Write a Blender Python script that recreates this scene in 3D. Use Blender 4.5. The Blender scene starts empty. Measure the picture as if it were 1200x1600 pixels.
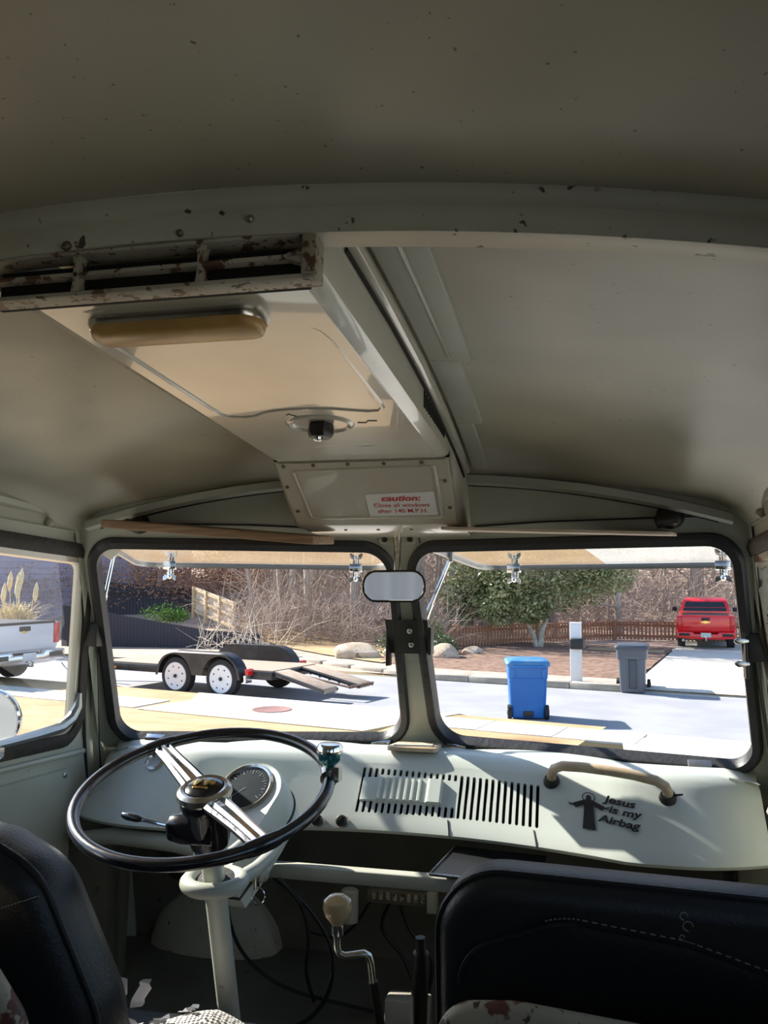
import bpy, bmesh, math, random
from mathutils import Vector, Matrix, Quaternion
random.seed(7)
R = math.radians
V = Vector
SC = bpy.context.scene
COL = SC.collection

# ------------------------------------------------------------------ camera, sky, sun, exposure
cam_d = bpy.data.cameras.new('camera')
cam_d.sensor_fit = 'VERTICAL'; cam_d.sensor_height = 24.0; cam_d.lens = 24.0 * 1340 / 1600
cam_d.clip_start = 0.02; cam_d.clip_end = 500
cam = bpy.data.objects.new('camera', cam_d); COL.objects.link(cam)
cam.location = (0.37, 0.0, 2.60); cam.rotation_euler = (R(94.14), 0, R(13.0))
SC.camera = cam
SUN_DIR = V((-0.76, 0.31, 0.57)).normalized()          # towards the sun: front left, about 38 degrees high
w = bpy.data.worlds.new('sky'); SC.world = w; w.use_nodes = True
nt = w.node_tree
sky = nt.nodes.new('ShaderNodeTexSky'); sky.sky_type = 'NISHITA'; sky.sun_disc = False
sky.sun_elevation = math.asin(SUN_DIR.z); sky.sun_rotation = math.atan2(SUN_DIR.x, SUN_DIR.y)
sky.air_density = 1.0; sky.dust_density = 0.6
bg = nt.nodes['Background']; bg.inputs[1].default_value = 0.16
nt.links.new(sky.outputs[0], bg.inputs[0])
sun_d = bpy.data.lights.new('sun', 'SUN'); sun_d.energy = 7.0; sun_d.angle = R(0.53); sun_d.color = (1.0, 0.95, 0.87)
sun = bpy.data.objects.new('sun', sun_d); COL.objects.link(sun)
sun.rotation_euler = SUN_DIR.to_track_quat('Z', 'Y').to_euler(); sun.location = (-20, 15, 25)
SC.view_settings.view_transform = 'Standard'; SC.view_settings.look = 'None'
SC.view_settings.gamma = 1; SC.view_settings.use_curve_mapping = False
SC.view_settings.exposure = 0.88
SC.cycles.max_bounces = 10; SC.cycles.diffuse_bounces = 6; SC.cycles.transparent_max_bounces = 12

# the van stands nose-down on a sloping drive: van coordinates (x right, y forward, z up from eye level) -> world
BR = Matrix(((0.9999967, -0.0016539, 0.0019888), (0.0015303, 0.9981601, 0.0606138), (-0.0020854, -0.0606106, 0.9981593)))
BUS = Matrix.Translation((0.37, 0, 2.60)) @ BR.to_4x4() @ Matrix.Translation((-0.37, 0, 0))
I4 = Matrix.Identity(4)

# ------------------------------------------------------------------ mesh helpers
class MB:
    def __init__(s): s.v = []; s.f = []
    def add(s, vs, fs):
        o = len(s.v); s.v += [V(p) for p in vs]; s.f += [tuple(i + o for i in f) for f in fs]; return s
    def box(s, c, d, rot=None):
        c = V(c); hx, hy, hz = d[0] / 2, d[1] / 2, d[2] / 2
        vs = [V((x, y, z)) for z in (-hz, hz) for y in (-hy, hy) for x in (-hx, hx)]
        if rot is not None: vs = [rot @ p for p in vs]
        return s.add([p + c for p in vs], [(0, 2, 3, 1), (4, 5, 7, 6), (0, 1, 5, 4), (2, 6, 7, 3), (0, 4, 6, 2), (1, 3, 7, 5)])
    def loft(s, loops, closed=True, cap=True, ring=False):
        n = len(loops[0]); vs = [p for l in loops for p in l]; fs = []
        m = len(loops)
        for i in range(m if ring else m - 1):
            for j in range(n if closed else n - 1):
                a = i * n + j; b = i * n + (j + 1) % n; k = ((i + 1) % m) * n
                fs.append((a, b, k + (j + 1) % n, k + j))
        if cap and closed and not ring:
            fs.append(tuple(range(n - 1, -1, -1))); fs.append(tuple((m - 1) * n + j for j in range(n)))
        return s.add(vs, fs)
    def tube(s, pts, r, n=8, closed=False, cap=True):
        pts = [V(p) for p in pts]; m = len(pts)
        rs = r if isinstance(r, (list, tuple)) else [r] * m
        loops = []; up = None
        for i, p in enumerate(pts):
            if closed: t = pts[(i + 1) % m] - pts[i - 1]
            else: t = pts[min(i + 1, m - 1)] - pts[max(i - 1, 0)]
            t = t.normalized() if t.length > 1e-9 else V((0, 0, 1))
            if up is None: up = t.orthogonal().normalized()
            else:
                up = up - t * up.dot(t)
                up = up.normalized() if up.length > 1e-6 else t.orthogonal().normalized()
            w_ = t.cross(up)
            loops.append([p + (up * math.cos(2 * math.pi * k / n) + w_ * math.sin(2 * math.pi * k / n)) * rs[i] for k in range(n)])
        return s.loft(loops, True, cap, closed)
    def grid(s, fn, us, vs_):
        pts = [fn(u, v) for v in vs_ for u in us]; n = len(us)
        return s.add(pts, [(j * n + i, j * n + i + 1, (j + 1) * n + i + 1, (j + 1) * n + i) for j in range(len(vs_) - 1) for i in range(n - 1)])
    def lathe(s, prof, c, axis=(0, 0, 1), n=24, cap=True):
        q = V((0, 0, 1)).rotation_difference(V(axis).normalized()); c = V(c)
        return s.loft([[c + q @ V((r * math.cos(2 * math.pi * k / n), r * math.sin(2 * math.pi * k / n), h)) for k in range(n)] for r, h in prof], True, cap)
    def prism(s, poly, f0, f1):
        return s.loft([[V(f0(*p)) for p in poly], [V(f1(*p)) for p in poly]])
    def ball(s, c, r, n=16, m=10, sq=(1, 1, 1)):
        c = V(c)
        return s.loft([[c + V((r * sq[0] * math.sin(a) * math.cos(2 * math.pi * k / n), r * sq[1] * math.sin(a) * math.sin(2 * math.pi * k / n), -r * sq[2] * math.cos(a))) for k in range(n)]
                       for a in [math.pi * (0.02 + 0.96 * i / m) for i in range(m + 1)]])

def rpoly(pts, rad, seg=6):
    """2-D polygon with rounded corners"""
    out = []; n = len(pts)
    rr = rad if isinstance(rad, (list, tuple)) else [rad] * n
    for i in range(n):
        p = V(pts[i]); a = (V(pts[i - 1]) - p); b = (V(pts[(i + 1) % n]) - p)
        la, lb = a.length, b.length; a.normalize(); b.normalize()
        ang = a.angle(b); d = min(rr[i] / math.tan(ang / 2), la * .49, lb * .49); r = d * math.tan(ang / 2)
        c = p + (a + b).normalized() * (r / math.sin(ang / 2))
        s0 = p + a * d - c; s1 = p + b * d - c
        tot = s0.angle(s1); sg = 1 if s0.x * s1.y - s0.y * s1.x > 0 else -1
        for k in range(seg + 1):
            t = sg * tot * k / seg
            out.append((c.x + s0.x * math.cos(t) - s0.y * math.sin(t), c.y + s0.x * math.sin(t) + s0.y * math.cos(t)))
    return out

def inset(poly, d):
    """move a closed 2-D outline inwards by d (outwards if negative)"""
    n = len(poly); area = sum(poly[i][0] * poly[(i + 1) % n][1] - poly[(i + 1) % n][0] * poly[i][1] for i in range(n))
    sg = 1 if area > 0 else -1; out = []
    for i in range(n):
        t = V(poly[(i + 1) % n]) - V(poly[i - 1]); t.normalize()
        out.append((poly[i][0] - t.y * sg * d, poly[i][1] + t.x * sg * d))
    return out

def ring_between(hole, bound):
    """pairs of points on a hole and on the convex outline around it, along common rays"""
    cx = sum(p[0] for p in hole) / len(hole); cy = sum(p[1] for p in hole) / len(hole)
    def cast(poly, a):
        d = (math.cos(a), math.sin(a)); best = None
        for i in range(len(poly)):
            x1, y1 = poly[i][0] - cx, poly[i][1] - cy; x2, y2 = poly[(i + 1) % len(poly)][0] - cx, poly[(i + 1) % len(poly)][1] - cy
            den = d[0] * (y2 - y1) - d[1] * (x2 - x1)
            if abs(den) < 1e-12: continue
            t = (x1 * (y2 - y1) - y1 * (x2 - x1)) / den; u = (x1 * d[1] - y1 * d[0]) / den
            if t > 0 and -1e-9 <= u <= 1 + 1e-9 and (best is None or t < best): best = t
        return (cx + d[0] * best, cy + d[1] * best)
    angs = sorted(set(round(math.atan2(p[1] - cy, p[0] - cx), 5) for p in list(hole) + list(bound)))
    return [cast(hole, a) for a in angs], [cast(bound, a) for a in angs]

ORG = {}
def mesh_of(name, mb, mat, shift=V((0, 0, 0)), bev=0, sharp=38, seg=2):
    me = bpy.data.meshes.new(name)
    me.from_pydata([p - shift for p in mb.v], [], mb.f)
    bm = bmesh.new(); bm.from_mesh(me)
    bmesh.ops.remove_doubles(bm, verts=bm.verts, dist=1e-6)
    if len(bm.faces) < 60000: bmesh.ops.recalc_face_normals(bm, faces=bm.faces)
    if bev:
        es = [e for e in bm.edges if len(e.link_faces) == 2 and e.calc_face_angle(0) > R(35)]
        bmesh.ops.bevel(bm, geom=es, offset=bev, segments=seg, profile=.5, affect='EDGES')
    bm.to_mesh(me); bm.free()
    me.shade_smooth(); me.set_sharp_from_angle(angle=R(sharp))
    if mat: me.materials.append(mat)
    return me

def obj(name, mb, mat, parent=None, world=False, bev=0, kind=None, label=None, cat=None, group=None, sharp=38, seg=2, org=None):
    if parent is not None:
        r = parent
        while r.parent is not None: r = r.parent
        o = bpy.data.objects.new(name, mesh_of(name, mb, mat, ORG.get(r.name, V((0, 0, 0))), bev, sharp, seg)); o.parent = parent
    else:
        if org is None:
            xs = [p.x for p in mb.v]; ys = [p.y for p in mb.v]; zs = [p.z for p in mb.v]
            org = V(((min(xs) + max(xs)) / 2, (min(ys) + max(ys)) / 2, min(zs)))
        org = V(org)
        o = bpy.data.objects.new(name, mesh_of(name, mb, mat, org, bev, sharp, seg))
        o.matrix_world = (I4 if world else BUS) @ Matrix.Translation(org); ORG[o.name] = org
    COL.objects.link(o)
    if kind: o['kind'] = kind
    if label: o['label'] = label
    if cat: o['category'] = cat
    if group: o['group'] = group
    return o

def thing(name, label, cat, loc=(0, 0, 0), rotz=0, group=None, world=False, kind=None):
    """an Empty at the thing's base. In the van its parts are given in van coordinates; outdoors in the thing's own"""
    o = bpy.data.objects.new(name, None); COL.objects.link(o); o.empty_display_size = .1
    if world: o.matrix_world = Matrix.Translation(V(loc)) @ Matrix.Rotation(rotz, 4, 'Z'); ORG[o.name] = V((0, 0, 0))
    else: o.matrix_world = BUS @ Matrix.Translation(V(loc)); ORG[o.name] = V(loc)
    if kind: o['kind'] = kind
    if label: o['label'] = label
    if cat: o['category'] = cat
    if group: o['group'] = group
    return o

def dup(root, mw, label=None, group=None):
    r = root.copy(); COL.objects.link(r); r.matrix_world = mw; ORG[r.name] = V((0, 0, 0))
    if label: r['label'] = label
    if group: r['group'] = group
    for ch in list(root.children):
        c = ch.copy(); COL.objects.link(c); c.parent = r
        for g in list(ch.children):
            d = g.copy(); COL.objects.link(d); d.parent = c
    return r

def pieces(name, parent, mat, items, bev=0):
    """alike pieces from one mesh: items are 4x4 matrices applied to a unit box sharing mesh data"""
    me = None; out = []
    r = parent
    while r.parent is not None: r = r.parent
    sh = Matrix.Translation(-ORG.get(r.name, V((0, 0, 0))))
    me = mesh_of(name, MB().box((0, 0, 0), (1, 1, 1)), mat)
    for m in items:
        o = bpy.data.objects.new(name, me); o.parent = parent; o.matrix_local = sh @ m; COL.objects.link(o); out.append(o)
    return out
def bm4(c, d, rot=None):
    return Matrix.Translation(V(c)) @ (rot.to_4x4() if rot is not None else I4) @ Matrix.Diagonal(V((d[0], d[1], d[2], 1)))

def text_mb(txt, size, fn, bold=0.0, shear=0.0, align='CENTER', depth=0.0, spacing=1.0):
    """lettering as thin flat geometry; fn maps the text's own (x, y) to 3-D"""
    c = bpy.data.curves.new('lettering', 'FONT'); c.body = txt; c.size = size; c.align_x = align; c.offset = bold; c.shear = shear
    c.space_character = spacing; c.resolution_u = 3
    o = bpy.data.objects.new('lettering', c); COL.objects.link(o)
    dg = bpy.context.evaluated_depsgraph_get(); dg.update()
    me = bpy.data.meshes.new_from_object(o.evaluated_get(dg))
    mb = MB().add([fn(v.co.x, v.co.y) for v in me.vertices], [tuple(p.vertices) for p in me.polygons])
    bpy.data.objects.remove(o); bpy.data.curves.remove(c); bpy.data.meshes.remove(me)
    return mb

# ------------------------------------------------------------------ materials
def mat(name, col, rough=.5, metal=0, spec=.5, col2=None, nscale=8, lo=.4, hi=.6, bump=0, bscale=60, spots=None, coat=0, emit=0, detail=5, stretch=None, trans=0):
    m = bpy.data.materials.new(name); m.use_nodes = True; n = m.node_tree.nodes; l = m.node_tree.links
    b = n['Principled BSDF']; b.inputs['Base Color'].default_value = (*col, 1); b.inputs['Roughness'].default_value = rough
    b.inputs['Metallic'].default_value = metal; b.inputs['Specular IOR Level'].default_value = spec
    b.inputs['Coat Weight'].default_value = coat
    if trans: b.inputs['Transmission Weight'].default_value = trans
    tc = n.new('ShaderNodeTexCoord'); src = tc.outputs['Object']
    if stretch:
        mp = n.new('ShaderNodeMapping'); mp.inputs['Scale'].default_value = stretch; l.new(src, mp.inputs[0]); src = mp.outputs[0]
    out = None
    if col2:
        t = n.new('ShaderNodeTexNoise'); t.inputs['Scale'].default_value = nscale; t.inputs['Detail'].default_value = detail; l.new(src, t.inputs[0])
        r = n.new('ShaderNodeMapRange'); r.inputs[1].default_value = lo; r.inputs[2].default_value = hi; l.new(t.outputs[0], r.inputs[0])
        x = n.new('ShaderNodeMix'); x.data_type = 'RGBA'; x.inputs[6].default_value = (*col, 1); x.inputs[7].default_value = (*col2, 1)
        l.new(r.outputs[0], x.inputs[0]); out = x.outputs[2]
    if spots:                                           # (colour, scale, threshold): rust, chips, flecks
        for sc_, th, scol in spots:
            t = n.new('ShaderNodeTexNoise'); t.inputs['Scale'].default_value = sc_; t.inputs['Detail'].default_value = 4; l.new(src, t.inputs[0])
            r = n.new('ShaderNodeMapRange'); r.inputs[1].default_value = th; r.inputs[2].default_value = th + .03; l.new(t.outputs[0], r.inputs[0])
            x = n.new('ShaderNodeMix'); x.data_type = 'RGBA'; x.inputs[7].default_value = (*scol, 1)
            if out: l.new(out, x.inputs[6])
            else: x.inputs[6].default_value = (*col, 1)
            l.new(r.outputs[0], x.inputs[0]); out = x.outputs[2]
    if out: l.new(out, b.inputs['Base Color'])
    if emit: b.inputs['Emission Color'].default_value = (*col, 1); b.inputs['Emission Strength'].default_value = emit
    if bump:
        t = n.new('ShaderNodeTexNoise'); t.inputs['Scale'].default_value = bscale; t.inputs['Detail'].default_value = 3; l.new(src, t.inputs[0])
        bp = n.new('ShaderNodeBump'); bp.inputs['Strength'].default_value = bump; bp.inputs['Distance'].default_value = .01
        l.new(t.outputs[0], bp.inputs['Height']); l.new(bp.outputs[0], b.inputs['Normal'])
    return m

def glass_mat(name, tint=(.97, .98, .97), ior=1.5, rough=0.0):
    m = bpy.data.materials.new(name); m.use_nodes = True; n = m.node_tree.nodes; l = m.node_tree.links
    n.remove(n['Principled BSDF']); t = n.new('ShaderNodeBsdfTransparent'); t.inputs[0].default_value = (*tint, 1)
    g = n.new('ShaderNodeBsdfGlossy'); g.inputs['Roughness'].default_value = rough; lw = n.new('ShaderNodeLayerWeight'); lw.inputs[0].default_value = .5
    pw = n.new('ShaderNodeMath'); pw.operation = 'POWER'; pw.inputs[1].default_value = 5; l.new(lw.outputs['Facing'], pw.inputs[0])
    fr = n.new('ShaderNodeMath'); fr.operation = 'MULTIPLY_ADD'; fr.inputs[1].default_value = .96; fr.inputs[2].default_value = .04; l.new(pw.outputs[0], fr.inputs[0])
    x = n.new('ShaderNodeMixShader'); l.new(fr.outputs[0], x.inputs[0]); l.new(t.outputs[0], x.inputs[1]); l.new(g.outputs[0], x.inputs[2])
    l.new(x.outputs[0], n['Material Output'].inputs[0]); return m

RUST = (.10, .05, .03)
M = {}
M['paint'] = mat('painted steel', (.42, .43, .36), .42, spec=.4, col2=(.36, .36, .29), nscale=5, lo=.35, hi=.7, spots=[(38, .74, (.12, .10, .07))], bump=.04, bscale=18)
M['dash'] = mat('dashboard paint', (.57, .605, .545), .36, col2=(.50, .53, .47), nscale=4, lo=.4, hi=.75, spots=[(40, .77, RUST)], bump=.02, bscale=14)
M['roof'] = mat('roof paint', (.48, .445, .335), .36, col2=(.30, .275, .205), nscale=3.2, detail=2, lo=.38, hi=.66, spots=[(150, .70, (.13, .11, .08))], bump=.08, bscale=9)
M['bow'] = mat('roof bow paint', (.46, .445, .35), .42, col2=(.36, .34, .26), nscale=7, lo=.4, hi=.7, spots=[(60, .66, (.06, .04, .025)), (14, .72, (.22, .13, .05))], bump=.06, bscale=20)
M['duct'] = mat('duct paint', (.52, .49, .40), .26, spec=.8, coat=.6, col2=(.46, .43, .35), nscale=6, lo=.4, hi=.7, spots=[(45, .76, (.15, .11, .07))], bump=.03, bscale=12)
M['rustpaint'] = mat('chipped paint', (.40, .38, .30), .5, col2=(.30, .27, .20), nscale=15, lo=.4, hi=.65, spots=[(55, .58, (.11, .055, .03)), (130, .61, (.06, .035, .02))], bump=.2, bscale=60)
M['seatframe'] = mat('chipped seat frame paint', (.44, .40, .30), .5, col2=(.38, .33, .24), nscale=10, lo=.4, hi=.65, spots=[(26, .58, (.13, .045, .03)), (70, .62, (.07, .03, .02))], bump=.15, bscale=50)
M['shadowpaint'] = mat('paint darkened for shade', (.135, .13, .10), .6, col2=(.085, .08, .06), nscale=6, lo=.4, hi=.7, spots=[(30, .70, (.06, .05, .04))], bump=.1, bscale=30)  # cab paint darkened to carry the shade of the footwell
M['rubber'] = mat('black rubber', (.016, .016, .017), .5, bump=.15, bscale=60)
M['oldrubber'] = mat('weathered rubber', (.022, .018, .014), .7, col2=(.06, .045, .03), nscale=20, lo=.55, hi=.75, bump=.3, bscale=80)
M['chrome'] = mat('chrome', (.82, .83, .85), .10, 1, bump=.03, bscale=60)
M['oldchrome'] = mat('dulled chrome', (.62, .60, .55), .24, 1, col2=(.40, .36, .30), nscale=60, lo=.5, hi=.7)
M['zinc'] = mat('grey metal', (.42, .42, .41), .38, 1)
M['darksteel'] = mat('dark bracket steel', (.035, .032, .028), .45, .6)
M['black'] = mat('gloss black plastic', (.008, .008, .010), .16, coat=.3)
M['wheelblack'] = mat('black steering wheel', (.010, .010, .013), .22, spec=.6, coat=.4, bump=.03, bscale=40)
M['satin'] = mat('satin black', (.012, .012, .013), .45)
M['hole'] = mat('near-black for shaded openings', (.010, .009, .008), .9)  # near-black carries the shade inside slots, grooves and recesses
M['vinyl'] = mat('black vinyl', (.010, .011, .014), .40, spec=.35, col2=(.018, .018, .019), nscale=3, bump=.12, bscale=260)
M['vinyl2'] = mat('black vinyl panel', (.011, .011, .012), .46, spec=.3, bump=.15, bscale=220)
M['thread'] = mat('grey thread', (.25, .24, .22), .8)
M['wood'] = mat('bare visor board', (.36, .25, .17), .7, col2=(.24, .15, .09), nscale=10, stretch=(1, 14, 14), lo=.35, hi=.65, bump=.2, bscale=60)
M['woodlight'] = mat('pale visor board', (.52, .43, .34), .7, col2=(.36, .22, .13), nscale=8, stretch=(1, 12, 12), lo=.48, hi=.7, bump=.15, bscale=60)
M['tanplastic'] = mat('tan plastic', (.52, .40, .27), .35, col2=(.42, .30, .18), nscale=25, spots=[(70, .74, (.14, .06, .03))])
M['knob'] = mat('ivory plastic knob', (.50, .33, .15), .22, col2=(.60, .44, .24), nscale=20, coat=.4)
M['amber'] = mat('yellowed lamp lens', (.66, .42, .15), .35, col2=(.48, .29, .09), nscale=14, trans=.15, bump=.1, bscale=40)
M['grill_cream'] = mat('worn cream lid', (.62, .56, .44), .4, col2=(.48, .30, .19), nscale=22, lo=.5, hi=.62)
M['teal'] = mat('teal metallic knob', (.03, .20, .24), .12, .5, coat=.8)
M['mirror'] = mat('mirror glass', (.80, .82, .82), .03, 1)
M['glass'] = glass_mat('clear glass')
M['dialglass'] = glass_mat('instrument glass', (.75, .78, .8))
M['dial'] = mat('black dial face', (.012, .012, .013), .5)
M['white'] = mat('white print', (.75, .75, .72), .6)
M['sticker'] = mat('white vinyl sticker', (.72, .72, .72), .45)
M['red'] = mat('red print', (.50, .03, .02), .5)
M['decal'] = mat('black decal', (.006, .006, .008), .4)
M['gold'] = mat('gold emblem', (.75, .52, .15), .25, 1)
M['screw'] = mat('old screw', (.20, .17, .13), .5, .7)
M['blue'] = mat('blue anodised', (.02, .10, .55), .22, .6)
M['cloth'] = None

def cloth_mat():
    m = bpy.data.materials.new('black and white woven cloth'); m.use_nodes = True; n = m.node_tree.nodes; l = m.node_tree.links
    b = n['Principled BSDF']; b.inputs['Roughness'].default_value = .9
    tc = n.new('ShaderNodeTexCoord'); mp = n.new('ShaderNodeMapping'); mp.inputs['Rotation'].default_value = (0, 0, R(35)); l.new(tc.outputs['Object'], mp.inputs[0])
    ck = n.new('ShaderNodeTexChecker'); ck.inputs['Scale'].default_value = 210; ck.inputs[1].default_value = (.72, .68, .60, 1); ck.inputs[2].default_value = (.06, .055, .05, 1)
    l.new(mp.outputs[0], ck.inputs[0]); l.new(ck.outputs[0], b.inputs['Base Color'])
    bp = n.new('ShaderNodeBump'); bp.inputs['Strength'].default_value = .6; bp.inputs['Distance'].default_value = .002; l.new(ck.outputs[1], bp.inputs['Height']); l.new(bp.outputs[0], b.inputs['Normal'])
    return m
M['cloth'] = cloth_mat()
M['plasticfilm'] = mat('grey plastic film', (.42, .42, .44), .25, trans=.2)

def S(o, kind='structure'):
    o['kind'] = kind; return o

# ================================================================== THE VAN: shell
def pane(s, a, z, off=0.0):
    """point on the plane of the left (s=-1) or right (s=1) windscreen; off > 0 is towards the cabin"""
    k = off / 1.2132
    return V((s * (a - .21 * k), 1.866 - .21 * a - .654 * z - k, z - .654 * k))
def bow_z(x): return .355 - .19 * x * x
def arch(x):
    a = abs(x); return .21 * a * a + (6.0 * (a - .60) ** 2 if a > .60 else 0)
def cab_roof(x, y):
    t = max(0, (y - .65)); return .375 - .086 * t ** 2.6 - arch(x)
XS = [-.74 + 1.48 * i / 40 for i in range(41)]
# rear ceiling and cab ceiling: two pressed panels either side of the roof bow
m = MB().grid(lambda x, y: V((x, y, .357 - arch(x) - .006 * math.sin((y + 1.6) * 1.4))), XS, [-2.2 + 2.84 * i / 24 for i in range(25)])
S(obj('ceiling', m, M['roof'], label='dull grey-green painted roof panel above the seats', cat='ceiling'))
XR = [-.672 + 1.344 * i / 40 for i in range(41)]
m = MB().grid(lambda x, y: V((x, y, cab_roof(x, y))), XR, [.64 + 1.12 * i / 20 for i in range(21)])
ceil_cab = S(obj('ceiling', m, M['roof'], label='curved pale roof panel over the dashboard in front of the roof bow', cat='ceiling'))
# roof bow: pressed steel arch across the roof: flat rear face, rolled lower edge, bright lip
def bow_prof(x):
    z = bow_z(x) - (5 * (abs(x) - .6) ** 2 if abs(x) > .6 else 0)
    return [(x, .612, z + .006), (x, .620, z + .001), (x, .620, z - .007), (x, .623, z - .012), (x, .628, z - .014), (x, .628, z - .028), (x, .632, z - .034),
            (x, .660, z - .0345), (x, .664, z - .032), (x, .664, z + .004)]
m = MB().loft([[V(p) for p in bow_prof(x)] for x in XS], closed=True)
bow = S(obj('trim_1', m, M['bow'], label='arched steel roof bow across the ceiling behind the vent box', cat='trim'))
for x, z, d in ((-.062, .334, .0045), (.045, .336, .003)):
    obj('screw', MB().lathe([(d, 0), (d, .003), (d * .6, .0045)], (x, .630, z - .012), (0, -1, .2), 10), M['screw'], bow)
obj('bolt', MB().lathe([(.0035, 0), (.0035, .004), (.002, .006)], (.108, .630, .330), (0, -1, .1), 8), M['zinc'], bow)
# side cornices
for s in (-1, 1):
    m = MB().tube([(s * .668, y, .232 - .018 * (y - .6) ** 2) for y in [.66, .8, 1.0, 1.2, 1.4, 1.50, 1.58]], .014, 8)
    S(obj('trim_2' if s < 0 else 'trim_3', m, M['paint'], label='pale roof edge moulding above the %s door' % ('left' if s < 0 else 'right'), cat='trim'))

# windscreen openings, as outlines in (distance from the centre line, height)
OPEN = rpoly([(.020, .165), (.642, .165), (.716, -.283), (.034, -.272)], [.055, .060, .050, .070], 8)
def wall_x(z): return .70 - .19 * z if z > -.27 else .751
front_wall = thing('wall_front', 'painted steel windscreen wall with centre pillar and header panel', 'wall', (0, 1.9, -.28), kind='structure')
mb = MB()
for s in (-1, 1):
    top = [(x, .335 - .20 * x * x) for x in (.0, .1, .2, .3, .4, .5, .6)]
    bound = top + [(.660, .235), (.668, .205), (.672, .165), (.755, -.30), (.0, -.30)]
    h, b = ring_between(OPEN, bound)
    mb.loft([[pane(s, *p) for p in b], [pane(s, *p) for p in h], [pane(s, p[0], p[1], -.028) for p in h]], True, False)
obj('windscreen_surround', mb, M['paint'], front_wall)
# seams on the header
for s in (-1, 1):
    mb = MB().tube([pane(s, a, .203 + (-.004 if a < .2 else 0), .002) for a in (.165, .3, .45, .60)], .0018, 6)
    obj('seam', mb, M['rubber'], front_wall)
mb = MB()
for a in (-.04, .045): mb.tube([pane(1 if a > 0 else -1, abs(a), z, .001) for z in (.17, .2)], .0012, 5)
obj('seam', mb, M['rubber'], front_wall)
# front bow: narrow arched flange where header meets roof
m = MB()
lo = []
for i in range(33):
    x = -.63 + 1.26 * i / 32; z = .297 - .235 * x * x; p = pane(1 if x > 0 else -1, abs(x), z, .0)
    lo.append([p + V((0, -.006, -.020)), p + V((0, -.020, -.016)), p + V((0, -.022, -.002)), p + V((0, -.004, .004))])
m.loft(lo)
S(obj('trim_4', m, M['paint'], label='arched flange where the windscreen header meets the roof', cat='trim'))
mb = MB()
for i in range(33):
    x = -.61 + 1.22 * i / 32; z = .281 - .235 * x * x
    lo[i] = pane(1 if x > 0 else -1, abs(x), z, .004)
obj('shadow_strip', MB().tube(lo[:33], .002, 5), M['rubber'], front_wall)  # solid dark strip standing in for the shade under the flange

# rubber seals (window_1 left pane, window_2 right pane)
for s, nm in ((-1, 'window_1'), (1, 'window_2')):
    c0, c1, c2, c3 = inset(OPEN, -.010), inset(OPEN, -.003), inset(OPEN, .010), inset(OPEN, .012)
    L = [[pane(s, *p, o) for p in c] for c, o in ((c0, .001), (c0, .007), (c1, .012), (c2, .010), (c3, .002), (c3, -.018), (c1, -.024))]
    m = MB().loft(L, True, False)
    S(obj(nm, m, M['rubber'], label='black rubber seal round the %s windscreen opening' % ('left' if s < 0 else 'right'), cat='window'))

# lower cab: kick panel, toe board, floor
kx = [-.76, -.5, -.25, 0, .25, .5, .76]
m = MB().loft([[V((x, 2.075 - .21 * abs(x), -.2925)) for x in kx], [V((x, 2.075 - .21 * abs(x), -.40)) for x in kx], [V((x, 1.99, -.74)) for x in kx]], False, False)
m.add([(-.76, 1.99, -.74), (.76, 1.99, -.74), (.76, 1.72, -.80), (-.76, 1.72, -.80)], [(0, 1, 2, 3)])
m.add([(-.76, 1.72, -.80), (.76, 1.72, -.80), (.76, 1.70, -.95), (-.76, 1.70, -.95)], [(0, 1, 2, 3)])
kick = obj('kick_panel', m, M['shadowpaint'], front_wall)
# round headlamp bowls bulging into the footwell
for s in (-1, 1):
    obj('headlamp_bowl', MB().lathe([(.165, 0), (.160, .02), (.150, .035), (.12, .05), (.06, .062), (.01, .065)], (s * .475, 1.985, -.765), (0, -1, .05), 32), M['bow'], front_wall)
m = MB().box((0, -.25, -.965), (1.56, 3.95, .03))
S(obj('floor', m, M['shadowpaint'], label='bare dusty steel cab floor', cat='floor'))

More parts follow.
